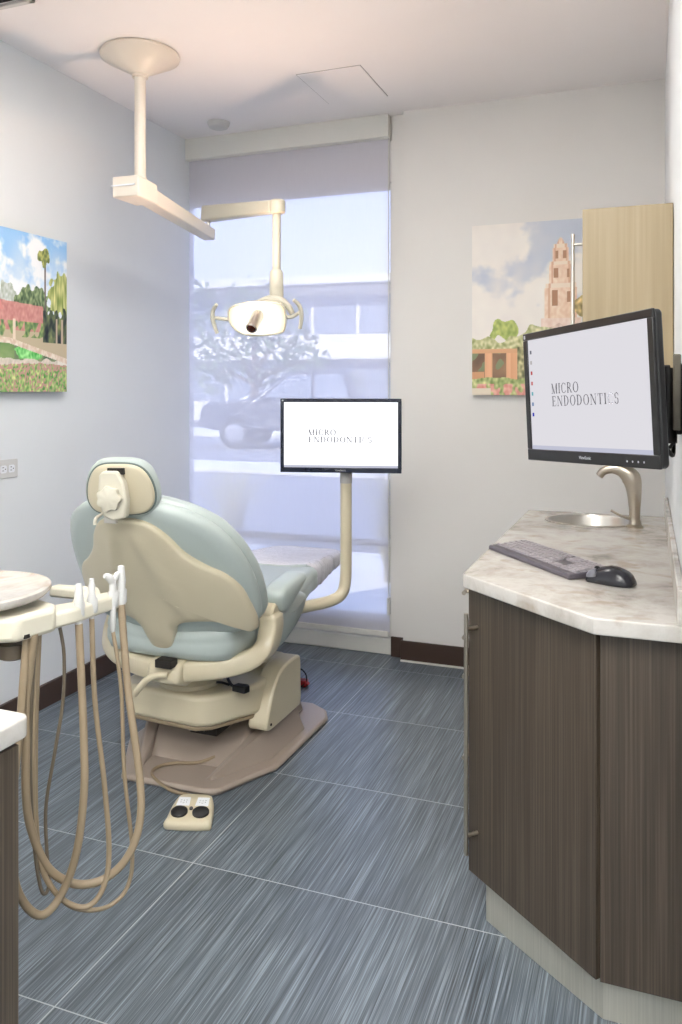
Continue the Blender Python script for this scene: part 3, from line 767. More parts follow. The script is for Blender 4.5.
sl_m = MB().prism([(cx - .022, 1.138), (cx + .03, 1.138), (cx + .03, 1.158), (cx - .022, 1.158)], 2.142, 2.165, 'y')
sl_m.v = [Vector(hyaw(*v)) for v in sl_m.v]
sl_m.build('bracket_slot', M['dark'], bro, CO)
kn = MB(); pts = []
kp = [(0.0001, 0.030), (0.022, 0.030), (0.031, 0.026), (0.034, 0.015), (0.032, 0.0)]
nk = 56; vs = []
for r_, h_ in kp:
    for k in range(nk):
        a = 2 * PI * k / nk; rr_ = r_ * (1 + (0.085 * math.cos(7 * a) if r_ > 0.02 else 0))
        rr_ *= 1.12; vs.append(hyaw(cx - 0.008 + rr_ * math.cos(a), 2.130 - h_ * 0.8, 1.066 + rr_ * math.sin(a)))
kn.add(vs, [(i * nk + k, i * nk + (k + 1) % nk, (i + 1) * nk + (k + 1) % nk, (i + 1) * nk + k) for i in range(4) for k in range(nk)] + [tuple(range(nk))])
kn.build('headrest_knob', M['cream'], bro, CO, angle=50)
MB().box(cx - 0.0, cx + 0.046, 2.118, 2.130, 0.982, 1.02).build('headrest_stem', M['steel'], dc, CO, bevel=0.002)
lv = MB(); lv.tube([(cx + 0.010, 2.10, 1.015), (cx + 0.004, 2.075, 1.004), (cx + 0.004, 2.07, 0.984)], [0.004, 0.005, 0.006], 10, 5); lv.build('release_lever', M['cream'], dc, CO)
# seat
def seat_fn(s, y, n):
    k = sstep(2.85, 3.3, y)
    top = 0.605 + 0.03 * k - 0.02 * (1 - (s / 0.3) ** 2)
    bot = 0.455 + 0.06 * k
    return (cx + s, y, bot + (top - bot) * n)
so_ = [(0, 2.42), (.16, 2.43), (.25, 2.47), (.27, 2.56), (.28, 2.68), (.285, 2.85), (.27, 3.05), (.245, 3.22), (.22, 3.32), (0, 3.34)]
spf = [(0.05, 0.0, 0.3), (0.045, 0.0, 1), (0.012, 0.1, 1), (0, 0.3, 1), (0.0, 0.5, 1), (0.003, 0.56, 1), (0.0, 0.62, 1), (0.004, 0.78, 1), (0.02, 0.95, 1), (0.045, 1.0, 1), (0.05, 1.02, 0.6), (0.05, 1.02, 0.1)]
MB().pillow(sym(so_), seat_fn, spf, 100).build('seat_cushion', M['vinyl'], dc, CO, angle=60)
# seat side shroud (rounded, on the right, with the arm-hose port)
for sg in (-1, 1):
    m_ = MB()
    m_.pillow([(2.64, .60), (2.64, .50), (2.70, .445), (2.80, .45), (2.92, .50), (2.985, .57), (2.97, .60), (2.88, .615), (2.72, .615)],
              lambda a, b, n, sg=sg: (cx + sg * (0.262 + n * (1 - 0.0 * a)), a, b),
              [(0.05, 0.0, 0.2), (0, 0.0, 1), (0, 0.03, 1), (0.008, 0.055, 1), (0.025, 0.068, 1), (0.03, 0.07, 0.3)], 60)
    m_.build('side_bolster', M['vinyl'], dc, CO, angle=60)
pt = MB(); pt.lathe([(0.013, 0), (0.016, 0.002), (0.013, 0.004), (0.0001, 0.004)], (cx + 0.327, 2.78, 0.51), 20, (1, 0, 0)); pt.build('hose_port', M['piping'], dc, CO)
# leg rest
def leg_fn(s, y, n):
    z1 = 0.632 - 0.02 * sstep(3.4, 3.75, y) - 0.012 * (1 - (s / 0.22) ** 2)
    z0 = 0.525 + 0.035 * sstep(3.3, 3.75, y)
    return (cx + s, y, z0 + (z1 - z0) * n)
lo_ = [(0, 3.27), (.19, 3.27), (.215, 3.32), (.205, 3.5), (.195, 3.66), (.165, 3.755), (.10, 3.80), (0, 3.81)]
lr = MB().pillow(sym(lo_), leg_fn, [(0.04, 0.0, 0.3), (0.04, 0.0, 1), (0.01, 0.1, 1), (0, 0.35, 1), (0.0, 0.7, 1), (0.012, 0.93, 1), (0.035, 1.0, 1), (0.05, 1.0, 0.6), (0.05, 1.0, 0.1)], 90).build('leg_rest', M['vinyl'], dc, CO, angle=60)
lo2 = [(x * 1.025 if y > 3.3 else x, y) for x, y in [(0, 3.285), (.19, 3.29), (.218, 3.35), (.207, 3.50), (.20, 3.66), (.17, 3.765), (.105, 3.812), (0, 3.822)]]
def cov_fn(s, y, n):
    x, yy, z = leg_fn(s, y, n)
    if 0.1 < n < 1.0: x += 0.006 * math.sin(y * 130 + 3 * math.sin(y * 31)) * (1 if s > 0 else -1)
    if n < 0.1: z += 0.006 * math.sin(y * 90)
    return (x, yy, z)
MB().pillow(sym(lo2), cov_fn, [(0.03, -0.05, 1), (0.008, -0.03, 1), (-0.003, 0.15, 1), (-0.004, 0.5, 1), (-0.002, 0.8, 1), (0.012, 0.98, 1), (0.035, 1.045, 1), (0.05, 1.05, 0.6), (0.05, 1.05, 0.1)], 220).build('plastic_sleeve', M['plastic_cover'], lr, CO, angle=60)
# U-shaped yoke that carries the arms
path = [(-.322, 2.655, .595), (-.325, 2.65, .54), (-.315, 2.615, .478), (-.265, 2.55, .445), (-.15, 2.49, .428), (0, 2.46, .42), (.15, 2.49, .428), (.265, 2.55, .445), (.315, 2.615, .478), (.325, 2.65, .54), (.322, 2.655, .595)]
P = crom([Vector((cx + a, b, c)) for a, b, c in path], 8)
secs = []
for i, p in enumerate(P):
    T_ = (P[min(i + 1, len(P) - 1)] - P[max(i - 1, 0)]).normalized()
    q = abs(i / (len(P) - 1) - 0.5) * 2
    fw = Vector((0, 1, 0)); nrm = T_.cross(fw).normalized(); fw2 = nrm.cross(T_).normalized()
    a = 0.052 - 0.012 * q; b = 0.035
    if q > 0.95: a *= 0.85; b *= 0.8
    sec = []
    for k in range(20):
        th = 2 * PI * k / 20; c_, s_ = math.cos(th), math.sin(th)
        ex = 0.4
        sec.append(p + fw2 * (a * math.copysign(abs(c_) ** ex, c_)) + nrm * (b * math.copysign(abs(s_) ** ex, s_)))
    secs.append(sec)
MB().sweep(secs).build('yoke', M['beige'], dc, CO, angle=55)
# yoke end caps, pivots, arm pads
for sg in (-1, 1):
    c = MB(); c.lathe([(0.0001, -0.022), (0.020, -0.022), (0.026, -0.014), (0.026, 0.014), (0.020, 0.022), (0.0001, 0.022)], (cx + sg * 0.322, 2.655, 0.595), 28, (1, 0, 0), 1.35, 1.35)
    c.build('arm_pivot', M['beige'], dc, CO)
    MB().lathe([(0.0001, -0.018), (0.020, -0.018), (0.020, 0.012)], (cx + sg * 0.290, 2.63, 0.60), 20, (1, 0, 0)).build('pivot_cap', M['nickel'], dc, CO)
    a = MB(); a.pillow([(2.66, .625), (2.665, .665), (2.72, .685), (2.80, .695), (2.87, .70), (2.895, .685), (2.88, .66), (2.81, .625), (2.73, .59), (2.69, .59)],
             lambda yy, zz, n, sg=sg: (cx + sg * 0.322 + n, yy, zz), [(0.02, -0.045, 0.2), (0.016, -0.045, 1), (0.004, -0.038, 1), (0, -0.022, 1), (0, 0.022, 1), (0.004, 0.038, 1), (0.016, 0.045, 1), (0.02, 0.045, 0.2)], 60)
    a.build('armrest', M['vinyl'], dc, CO, angle=60)
# block at the centre of the yoke with the dark slot, lever
cb = MB(); cb.prism([(2.385, .395), (2.40, .45), (2.44, .465), (2.56, .46), (2.56, .38), (2.46, .365)], cx - 0.03, cx + 0.10, 'x')
cb.build('recline_block', M['beige'], dc, CO, bevel=0.014, seg=3)
MB().box(cx + 0.015, cx + 0.080, 2.376, 2.42, 0.448, 0.476).build('slot', M['dark'], dc, CO, bevel=0.003)
lv = MB(); lv.tube([(cx + .06, 2.385, .425), (cx + .03, 2.375, .424), (cx - .005, 2.365, .410), (cx - .035, 2.36, .378), (cx - .055, 2.36, .350)], [0.010, 0.010, 0.011, 0.012, 0.009], 12, 6)
lv.build('swivel_lever', M['beige'], dc, CO)
# swivel and pedestal
sw = MB(); sw.lathe([(0.10, 0.30), (0.115, 0.305), (0.118, 0.33), (0.10, 0.345), (0.10, 0.40), (0.0001, 0.40)], (cx, 2.64, 0), 40)
sw.build('swivel_column', M['beige'], dc, CO)
mh = MB(); mh.prism([(cx - .20, 2.52), (cx + .10, 2.50), (cx + .155, 2.53), (cx + .255, 2.70), (cx + .255, 3.0), (cx - .25, 3.0), (cx - .25, 2.60)], 0.203, 0.315)
mh.build('motor_housing', M['beige'], dc, CO, bevel=0.018, seg=4)
mt_ = MB(); mt_.prism([(cx - .19, 2.53), (cx + .095, 2.51), (cx + .145, 2.54), (cx + .25, 2.71), (cx + .25, 2.99), (cx - .24, 2.99), (cx - .24, 2.61)], 0.188, 0.204)
mt_.build('housing_skirt', M['hose'], dc, CO, bevel=0.004)
tw = MB(); prof_ = closed([(2.685, .15), (2.695, .21), (2.735, .28), (2.79, .328), (2.85, .345), (2.95, .345), (2.985, .335), (2.99, .25), (2.99, .15), (2.95, .14), (2.80, .14)], 44)
tw.prism(prof_, cx + 0.215, cx + 0.295, 'x'); tw.build('side_cover', M['beige'], dc, CO, bevel=0.010, seg=3)
tw = MB(); tw.prism(prof_, cx - 0.295, cx - 0.255, 'x'); tw.build('side_cover', M['beige'], dc, CO, bevel=0.010, seg=3)
bk = MB(); bk.prism([(2.86, .20), (2.86, .343), (2.99, .343), (2.99, .15)], cx - 0.26, cx + 0.22, 'x'); bk.build('rear_cover', M['beige'], dc, CO, bevel=0.01)
MB().lathe([(0.005, 0), (0.005, 0.003), (0.0001, 0.003)], (cx + 0.295, 2.71, 0.165), 10, (1, 0, 0)).build('screw', M['dark'], dc, CO)
sc_ = MB()
for xx in (0.06, 0.075): sc_.lathe([(0.006, 0), (0.006, 0.012), (0.0001, 0.012)], (cx + xx, 2.60, 0.155), 10, (0, -1, 0))
sc_.box(cx + 0.02, cx + 0.13, 2.60, 2.9, 0.14, 0.19)
sc_.build('lift_mechanism', M['dark'], dc, CO)
# floor plate with raised ridges
bo = [(-.33, 2.72), (-.17, 2.44), (.17, 2.445), (.215, 2.465), (.305, 2.665), (.325, 2.70), (.335, 3.18), (.30, 3.25), (.22, 3.30), (-.22, 3.30), (-.30, 3.25), (-.335, 3.18)]
bp_ = MB(); bp_.prism([(cx + a, b) for a, b in bo], 0.0, 0.024); bp_.build('base_plate', M['beige2'], dc, CO, bevel=0.012, seg=3)
for sg in (-1, 1):
    r_ = MB()
    q0 = [(sg * .125, 2.50), (sg * .155, 2.49), (sg * .285, 2.74), (sg * .293, 3.04), (sg * .20, 3.06), (sg * .19, 2.80)]
    top = [(sg * .140, 2.53), (sg * .150, 2.53), (sg * .262, 2.76), (sg * .268, 2.985), (sg * .225, 2.99), (sg * .215, 2.80)]
    zt = [0.030, 0.030, 0.135, 0.145, 0.145, 0.125]
    r_.add([(cx + a, b, 0.015) for a, b in q0] + [(cx + a, b, z) for (a, b), z in zip(top, zt)],
           [tuple(range(6)), tuple(range(6, 12))] + [(i, (i + 1) % 6, 6 + (i + 1) % 6, 6 + i) for i in range(6)])
    r_.build('base_ridge', M['beige2'], dc, CO, bevel=0.010, seg=3)
cr = MB()
cr.add([(cx - .20, 2.60, .02), (cx + .20, 2.60, .02), (cx + .21, 3.22, .02), (cx - .21, 3.22, .02), (cx - .18, 2.85, .19), (cx + .18, 2.85, .19), (cx + .19, 3.15, .19), (cx - .19, 3.15, .19)],
       [(0, 3, 2, 1), (4, 5, 6, 7), (0, 1, 5, 4), (1, 2, 6, 5), (2, 3, 7, 6), (3, 0, 4, 7)])
cr.build('base_pedestal', M['beige2'], dc, CO, bevel=0.012)
# post that carries the monitor
mp = MB(); mp.tube([(-1.50, 3.0, .44), (-1.42, 3.05, .478), (-1.34, 3.10, .498), (-1.255, 3.175, .512), (-1.215, 3.215, .54), (-1.205, 3.232, .60), (-1.204, 3.235, .70), (-1.204, 3.235, .85), (-1.204, 3.235, 1.04)], 0.0245, 18, 8)
mpo = mp.build('monitor_post', M['beige'], dc, CO, angle=60)
MB().lathe([(0.026, 0), (0.026, 0.055), (0.014, 0.06), (0.014, 0.10), (0.0001, 0.10)], (-1.204, 3.235, 1.005), 24).build('post_collar', M['gapgrey'], mpo, CO)
MB().box(-1.228, -1.182, 3.205, 3.265, 1.09, 1.20).build('monitor_mount', M['blackm'], mpo, CO, bevel=0.004)

# black power cord lying on the chair base
pc = MB(); pc.tube([(-1.545, 2.60, .325), (-1.53, 2.66, .327), (-1.49, 2.70, .327), (-1.45, 2.655, .327), (-1.415, 2.615, .328), (-1.385, 2.60, .330)], 0.0055, 8, 8)
pc.tube([(-1.50, 2.615, .327), (-1.47, 2.63, .327), (-1.43, 2.62, .327)], 0.0045, 8, 5)
pc.build('power_cord', M['blackm'], None); pco = bpy.data.objects['power_cord']; tag(pco, 'black power cord with plug lying on the beige housing of the chair base', 'power cord')
MB().prism([(-1.40, 2.585), (-1.345, 2.575), (-1.335, 2.60), (-1.345, 2.615), (-1.39, 2.615)], 0.318, 0.342).build('plug', M['black'], pco, bevel=0.004)

# foot control
FO = Vector((-1.392, 2.298, 0))
fc = empty('foot_control', FO, 'small beige foot pedal control with two round black pads on the floor', 'foot pedal', R(18))
FS = 0.92; fc.scale = (FS, FS, 1.15)
f_ = MB(); fo = [(-.070, -.070), (.070, -.070), (.080, -.035), (.070, .050), (.045, .080), (-.045, .080), (-.070, .050), (-.080, -.035)]
f_.pillow(fo, lambda a, b, n: (a, b, n * (1 + 0.9 * (b + 0.06) / 0.13) if n > 0.012 else n), [(0.004, 0.0, 1), (0, 0.004, 1), (0.0, 0.014, 1), (0.004, 0.021, 1), (0.012, 0.024, 1), (0.02, 0.0245, 0.6), (0.02, 0.0245, 0.1)], 60)
f_.build('pedal_body', M['cream'] if False else M['beige'], fc, angle=50)
zt_ = lambda y: 0.0245 * (1 + 0.9 * (y + 0.06) / 0.13)
for sg in (-1, 1):
    b = MB(); b.lathe([(0.027, 0), (0.027, 0.008), (0.023, 0.011), (0.0001, 0.012)], (sg * 0.038, -0.022, zt_(-0.022) - 0.003), 28, (0, -0.17, 1), 1.1, 0.95); b.build('pad', M['blackm'], fc)
    l_ = MB(); c0 = Vector((sg * 0.034, 0.030, zt_(0.030)))
    l_.add([c0 + Vector((x, y, 0.0012 + y * 0.17)) for x, y in ((-.024, -.021), (.024, -.021), (.021, .021), (-.021, .021))], [(0, 1, 2, 3)])
    l_.add([c0 + Vector((x, y, -0.004 + y * 0.17)) for x, y in ((-.024, -.021), (.024, -.021), (.021, .021), (-.021, .021))], [(3, 2, 1, 0)])
    lo = l_.build('label_plate', M['label'], fc, flat=True, recalc=False)
    s2 = MB()
    for x, y, w, h in ((-.010, .006, .006, .0015), (.010, .006, .006, .0015), (0, -.008, .006, .0015), (-.010, -.004, .0015, .005), (.010, -.004, .0015, .005), (0, .004, .0015, .006)):
        s2.add([c0 + Vector((x + a * w / 2, y + b2 * h / 2, 0.0016 + (y + b2 * h / 2) * 0.17)) for a, b2 in ((-1, -1), (1, -1), (1, 1), (-1, 1))], [(0, 1, 2, 3)])
    s2.build('arrow_marks', M['letter'], lo, flat=True, recalc=False)
MB().lathe([(0.007, 0), (0.006, 0.004), (0.0001, 0.005)], (0.0, -0.004, zt_(-0.004)), 14, (0, -0.17, 1)).build('button', M['letter'], fc)
cd = MB(); w2 = Matrix.Diagonal((1 / 0.92, 1 / 0.92, 1 / 1.15, 1)) @ Matrix.Rotation(-R(18), 4, 'Z')
wp = [(-1.445, 2.40, .02), (-1.49, 2.425, .008), (-1.56, 2.432, .008), (-1.64, 2.452, .031), (-1.67, 2.50, .032), (-1.64, 2.56, .032), (-1.55, 2.60, .033), (-1.50, 2.64, .045)]
cd.tube([w2 @ (Vector(p) - FO) for p in wp], 0.0055, 8, 8); cd.build('cord', M['hose'], fc)

# red block and loop of black cable behind the chair
rb = empty('extension_plug', (-1.545, 3.53, 0), 'small red plug block with a loop of black cable on the floor beyond the chair', 'plug')
rb.scale = (0.62, 0.62, 0.75)
m_ = MB(); m_.box(-0.06, 0.055, -0.03, 0.03, 0, 0.04); m_.build('block', M['red'], rb, bevel=0.006)
m_ = MB(); m_.prism([(-.02, .04), (.04, .04), (.075, .014), (.045, .006)], -0.02, 0.02, 'y'); m_.build('plug_nose', M['red'], rb, bevel=0.004)
m_ = MB(); m_.tube([(-.12, -.02, .06), (-.06, -.01, .10), (0, .0, .105), (.045, .0, .075), (.052, -.01, .03), (.02, -.05, .007), (-.05, -.07, .007), (-.12, -.06, .007)], 0.0055, 8, 8); m_.build('cable', M['blackm'], rb)

# ------------------------------------------------------------------ dental lamp on the ceiling
LO = Vector((-2.04, 2.95, HC))
dl = empty('dental_lamp', LO, 'white ceiling-mounted dental lamp with jointed arm, its glowing head above the chair', 'dental lamp')
MB().lathe([(0.035, -0.092), (0.04, -0.088), (0.165, -0.022), (0.168, -0.012), (0.160, 0.0)], LO, 56).build('ceiling_canopy', M['lampwhite'], dl, LO, angle=50)
MB().lathe([(0.034, -0.104), (0.034, -0.086)], LO, 32).build('pole_collar', M['lampwhite'], dl, LO)
MB().lathe([(0.024, -0.60), (0.024, -0.09)], LO, 28).build('pole', M['lampwhite'], dl, LO)
MB().lathe([(0.029, -0.585), (0.029, -0.53), (0.024, -0.528)], LO, 28).build('pole_sleeve', M['lampwhite'], dl, LO)
def beam(p0, p1, w0, h0, w1, h1):
    p0, p1 = Vector(p0), Vector(p1); d = (p1 - p0).normalized(); s = d.cross(Vector((0, 0, 1))).normalized(); u = s.cross(d)
    return [[p + s * a * w / 2 + u * b * h / 2 for a, b in ((-1, -1), (1, -1), (1, 1), (-1, 1))] for p, w, h in ((p0, w0, h0), (p1, w1, h1))]
d1 = (Vector((-2.05, 3.58, 0)) - Vector((-2.04, 2.95, 0))).normalized()
A0 = Vector((-2.04, 2.90, 2.245)); A1 = Vector((-2.068, 3.59, 2.180))
ab = MB().sweep(beam(A0 - Vector((-0.01, .07, 0)), A0 + Vector((0, .10, 0)), 0.125, 0.088, 0.105, 0.085)).build('arm_housing', M['lampwhite'], dl, LO, bevel=0.006)
MB().sweep(beam(A0 + Vector((0, .08, 0)), A1, 0.075, 0.066, 0.062, 0.056)).build('lower_arm', M['lampwhite'], dl, LO, bevel=0.006)
MB().sweep(beam(A0 - Vector((0.0, .075, -0.005)), A0 - Vector((0.0, .071, -0.005)), 0.115, 0.006, 0.115, 0.006)).build('housing_seam', M['label'], ab, LO)
MB().lathe([(0.010, 2.17), (0.010, 2.28), (0.016, 2.285)], (-2.062, 3.565, 0), 20).build('elbow_pin', M['steel'], dl, LO)
B0 = Vector((-2.098, 3.60, 2.290)); B1 = Vector((-1.555, 3.262, 2.212))
MB().sweep(beam(B0, B1, 0.062, 0.082, 0.05, 0.058)).build('spring_arm', M['cream'], dl, LO, bevel=0.012, seg=3)
MB().lathe([(0.028, -0.032), (0.035, -0.026), (0.035, 0.022), (0.028, 0.028), (0.0001, 0.028)], (-1.532, 3.25, 2.210), 28).build('arm_end_cap', M['cream'], dl, LO)
MB().lathe([(0.019, 1.90), (0.019, 2.19)], (-1.538, 3.252, 0), 24).build('drop_tube', M['cream'], dl, LO)
MB().lathe([(0.026, 1.80), (0.031, 1.815), (0.031, 1.915), (0.024, 1.93)], (-1.538, 3.252, 0), 24).build('tube_sleeve', M['cream'], dl, LO)
# lamp head: local frame, +n towards the patient/camera side and slightly down
HCn = Vector((-1.588, 3.16, 1.712))
fwd = Vector((0.26, -0.90, -0.32)).normalized(); rgt = fwd.cross(Vector((0, 0, 1))).normalized() * -1; upv = rgt.cross(fwd) * -1
if upv.z < 0: upv = -upv
if rgt.x < 0: rgt = -rgt
tilt = Matrix.Rotation(R(3), 3, fwd)      # head rolls a little clockwise
rgt = tilt @ rgt; upv = tilt @ upv
def hf(a, b, n): return HCn + rgt * a + upv * b + fwd * n
ho = [(-.125, .035), (-.10, .062), (-.03, .074), (.05, .072), (.115, .055), (.13, .01), (.12, -.055), (.095, -.076), (.0, -.082), (-.08, -.066), (-.122, -.02)]
MB().pillow(ho, hf, [(0.05, -0.085, 0.2), (0.05, -0.085, 0.9), (0.025, -0.075, 1), (0.006, -0.04, 1), (0, -0.005, 1), (0, 0.004, 1), (0.005, 0.006, 1), (0.010, 0.0, 1), (0.02, -0.012, 1), (0.02, -0.028, 0.75), (0.02, -0.036, 0.4), (0.02, -0.038, 0.1)], 72).build('lamp_head', M['cream'], dl, LO, angle=55)
def glow_mat():
    m, nt, out = new_mat('lamp_glow')
    tc = N(nt, 'ShaderNodeTexCoord'); d = N(nt, 'ShaderNodeVectorMath', operation='DISTANCE'); L(nt, tc.outputs['Object'], d.inputs[0])
    d.inputs[1].default_value = tuple(HCn - LO)
    e = N(nt, 'ShaderNodeEmission')
    L(nt, ramp(nt, d.outputs['Value'], [(0.02, rgb(255, 236, 206)), (0.06, rgb(255, 250, 236)), (0.10, rgb(255, 240, 214)), (0.135, rgb(255, 214, 160))]), e.inputs['Color'])
    e.inputs['Strength'].default_value = 1.45
    L(nt, e.outputs[0], out.inputs['Surface']); return m
M['glow'] = glow_mat()
ref = MB(); ref.pillow(ho, hf, [(0.008, 0.003, 1), (0.018, -0.008, 1), (0.02, -0.022, 0.78), (0.02, -0.031, 0.45), (0.02, -0.033, 0.08)], 72)
ref.build('glowing_reflector', M['glow'], dl, LO, angle=60)
lb = MB(); q0 = hf(-0.0, 0.0, -0.02); ax_ = (fwd * 0.80 + upv * -0.42 - rgt * 0.22).normalized()
lb.lathe([(0.026, 0), (0.024, 0.085), (0.025, 0.105), (0.022, 0.108)], q0 + upv * 0.02 + rgt * 0.01, 24, ax_); lbo = lb.build('bulb_shield', M['steel'], dl, LO)
MB().lathe([(0.021, 0.106), (0.020, 0.112), (0.012, 0.116), (0.0001, 0.117)], q0 + upv * 0.02 + rgt * 0.01, 24, ax_).build('dark_lens', M['lens'], lbo, LO)
yk = MB(); yk.tube([hf(-.01, .05, -0.05), hf(.05, .066, -0.05), hf(.10, .062, -0.045), hf(.134, .035, -0.04), hf(.15, 0.0, -0.04)], [0.014, 0.02, 0.018, 0.014, 0.012], 12, 6)
yk.build('head_yoke', M['cream'], dl, LO)
for sg, nm in ((-1, ''), (1, '')):
    hdl = MB(); hdl.tube([hf(sg * .11, -.005, -0.02), hf(sg * .15, -.004 + sg * -0.004, -0.015), hf(sg * .185, .012, -0.0)], [0.011, 0.008, 0.008], 12, 5)
    hdl.tube([hf(sg * .168, .072, 0.01), hf(sg * .188, .046, 0.0), hf(sg * .195, .01, 0.0), hf(sg * .190, -.03, 0.0), hf(sg * .182, -.058, 0.005)], [0.008, 0.009, 0.010, 0.009, 0.008], 12, 5)
    hdl.build('handle', M['cream'], dl, LO)
# the lamp's bulb
bl = bpy.data.lights.new('bulb', 'SPOT'); bl.energy = 26; bl.color = (1.0, 0.70, 0.50); bl.shadow_soft_size = 0.04
bl.spot_size = R(172); bl.spot_blend = 0.9
blo = bpy.data.objects.new('bulb', bl); COL.objects.link(blo)
bp0 = hf(0.0, 0.03, 0.085)
dr = (fwd * 0.55 + Vector((0, 0, 0.85))).normalized()
blo.rotation_euler = dr.to_track_quat('-Z', 'Y').to_euler(); blo.location = bp0 - LO; blo.parent = dl

# ------------------------------------------------------------------ base cabinets, worktop, sink
CT = 0.91; CU = 0.874
bc = empty('base_cabinet', (-0.27, 2.01, 0), 'dark wood base cabinet with an angled door and long bar handle, at the near end', 'cabinet')
of = bc.location
cab = [(-.095, 1.845), (.068, 1.845), (.068, 2.98), (-.452, 2.98), (-.452, 2.185)]
MB().prism([(-.087, 1.884), (.068, 1.884), (.068, 2.98), (-.434, 2.98), (-.434, 2.19)], .105, CU - 0.003).build('carcass', M['dark'], bc, of)
def panel(p0, p1, z0, z1, th, name, mat, par, off):
    p0, p1 = Vector(p0 + (0,)), Vector(p1 + (0,)); d = (p1 - p0).normalized(); nn = Vector((d.y, -d.x, 0))
    q = [p0, p1, p1 - nn * th, p0 - nn * th]
    return MB().prism([(a.x, a.y) for a in q], z0, z1).build(name, mat, par, off, bevel=0.0012)
dr_ = panel((-.4555, 2.172), (-.109, 1.864), .105, CU - 0.006, .018, 'door', M['wood'], bc, of)
panel((-.100, 1.861), (.068, 1.861), .105, CU - 0.006, .018, 'end_panel', M['wood'], bc, of)
for z0, z1, zh in ((.105, .47, .38), (.474, .665, .605), (.669, .775, .713), (.779, .868, .837)):
    d_ = MB().box(-.452, -.434, 2.192, 2.978, z0, z1).build('drawer_front', M['wood'], bc, of, bevel=0.0012)
    h = MB(); h.tube([(-.480, 2.225, zh), (-.480, 2.60, zh)], 0.006, 12, 0)
    for y in (2.25, 2.57): h.tube([(-.452, y, zh), (-.480, y, zh)], 0.005, 10, 0)
    h.build('bar_handle', M['nickel'], d_, of)
ax = Vector((.3465, -.323, 0)).normalized(); nn = Vector((ax.y, -ax.x, 0))
if nn.y > 0: nn = -nn
hp0 = Vector((-.4555, 2.172, 0)) + ax * 0.040
hm = MB(); hb0 = hp0 + nn * 0.036
hm.tube([hb0 + Vector((0, 0, .175)), hb0 + Vector((0, 0, .81))], 0.006, 14, 0)
for z in (.225, .77): hm.tube([hp0 + Vector((0, 0, z)), hb0 + Vector((0, 0, z))], 0.005, 12, 0)
hm.build('bar_handle', M['nickel'], dr_, of)
kb = MB(); kb.prism([(-.096, 1.896), (.068, 1.896), (.068, 2.98), (-.40, 2.98), (-.402, 2.14)], 0, .104)
kb.build('toe_kick', M['kick'], bc, of, bevel=0.001)
# second cabinet behind
du = empty('sink_cabinet', (-0.2, 3.18, 0), 'dark wood cabinet door unit at the far end under the sink', 'cabinet')
of = du.location
cz = MB()
cz.box(-.434, .068, 2.984, 3.37, .105, .12); cz.box(-.434, .068, 2.984, 3.0, .12, .79); cz.box(-.434, .068, 3.352, 3.37, .12, .87); cz.box(.05, .068, 3.0, 3.352, .12, .87)
cz.build('carcass', M['wood'], du, of)
d_ = MB().box(-.452, -.434, 2.984, 3.368, .107, .868).build('door', M['wood'], du, of, bevel=0.0012)
h = MB(); h.tube([(-.480, 3.02, .175), (-.480, 3.02, .81)], 0.006, 12, 0)
for z in (.225, .77): h.tube([(-.452, 3.02, z), (-.480, 3.02, z)], 0.005, 10, 0)
h.build('bar_handle', M['nickel'], d_, of)
MB().box(-.40, .068, 2.984, 3.36, 0, .104).build('toe_kick', M['kick'], du, of)

# worktop with the sink cut-out and splash
loop = [(-.112, 1.822), (.0695, 1.822), (.0695, 3.38), (-.462, 3.38), (-.466, 2.15), (-.463, 2.135)]
SX, SY, SA, SB = -.205, 3.17, .155, .135
hole = [(SX + SA * math.cos(2 * PI * k / 56), SY + SB * math.sin(2 * PI * k / 56)) for k in range(56)]
wt = curve_slab('worktop', [loop, hole], CU, CT, M['stone'], bevel=0.004)
tag(wt, 'cream and grey marbled worktop with an angled front corner and round sink', 'worktop')
bs = MB().box(0.055, .0695, 1.822, 3.38, CT, CT + 0.075).build('backsplash', M['stone'], wt, bevel=0.003)
sk = MB(); sk.lathe([(SA + 0.010, 0.0), (SA + 0.010, 0.003), (SA - 0.002, 0.004), (SA - 0.006, -0.004), (SA - 0.012, -0.05), (SA - 0.03, -0.085), (0.05, -0.10), (0.022, -0.102), (0.02, -0.105), (0.0001, -0.105)], (SX, SY, CT), 56, sy=SB / SA)
sko = sk.build('sink', M['steel'], None, angle=50, recalc=False); tag(sko, 'round stainless steel sink basin let into the marbled worktop', 'sink')
# fix sink faces (open bowl: drop the cap that covers the rim)
bm = bmesh.new(); bm.from_mesh(sko.data)
big = [f for f in bm.faces if len(f.verts) == 56 and f.calc_center_median().z > CT - 0.05]
bmesh.ops.delete(bm, geom=big, context='FACES_ONLY'); bm.to_mesh(sko.data); bm.free()

# faucet
FA = Vector((-0.048, 3.08, CT))
fa = empty('faucet', FA, 'brushed nickel faucet with a curved spout beside the sink, below the black monitor', 'faucet', R(-8))
def ell_sweep(path, rad, mat, name):
    secs = []
    P = crom([Vector(p) for p in path], 8)
    for i, p in enumerate(P):
        T_ = (P[min(i + 1, len(P) - 1)] - P[max(i - 1, 0)]).normalized()
        q = i / (len(P) - 1); a = lerp_list([r[0] for r in rad], q); b = lerp_list([r[1] for r in rad], q)
        s = T_.cross(Vector((0, 1, 0))).normalized(); w = s.cross(T_)
        secs.append([p + s * (a * math.cos(2 * PI * k / 20)) + w * (b * math.sin(2 * PI * k / 20)) for k in range(20)])
    return MB().sweep(secs).build(name, mat, fa, angle=60)
ell_sweep([(0, 0, 0.02), (0.0, 0, .07), (-.002, 0, .13), (-.012, 0, .175), (-.04, 0, .200), (-.075, 0, .205), (-.105, 0, .197), (-.122, 0, .178)],
          [(.018, .018), (.020, .020), (.026, .024), (.034, .026), (.026, .024), (.017, .020), (.015, .019), (.014, .018)], M['nickel'], 'spout')
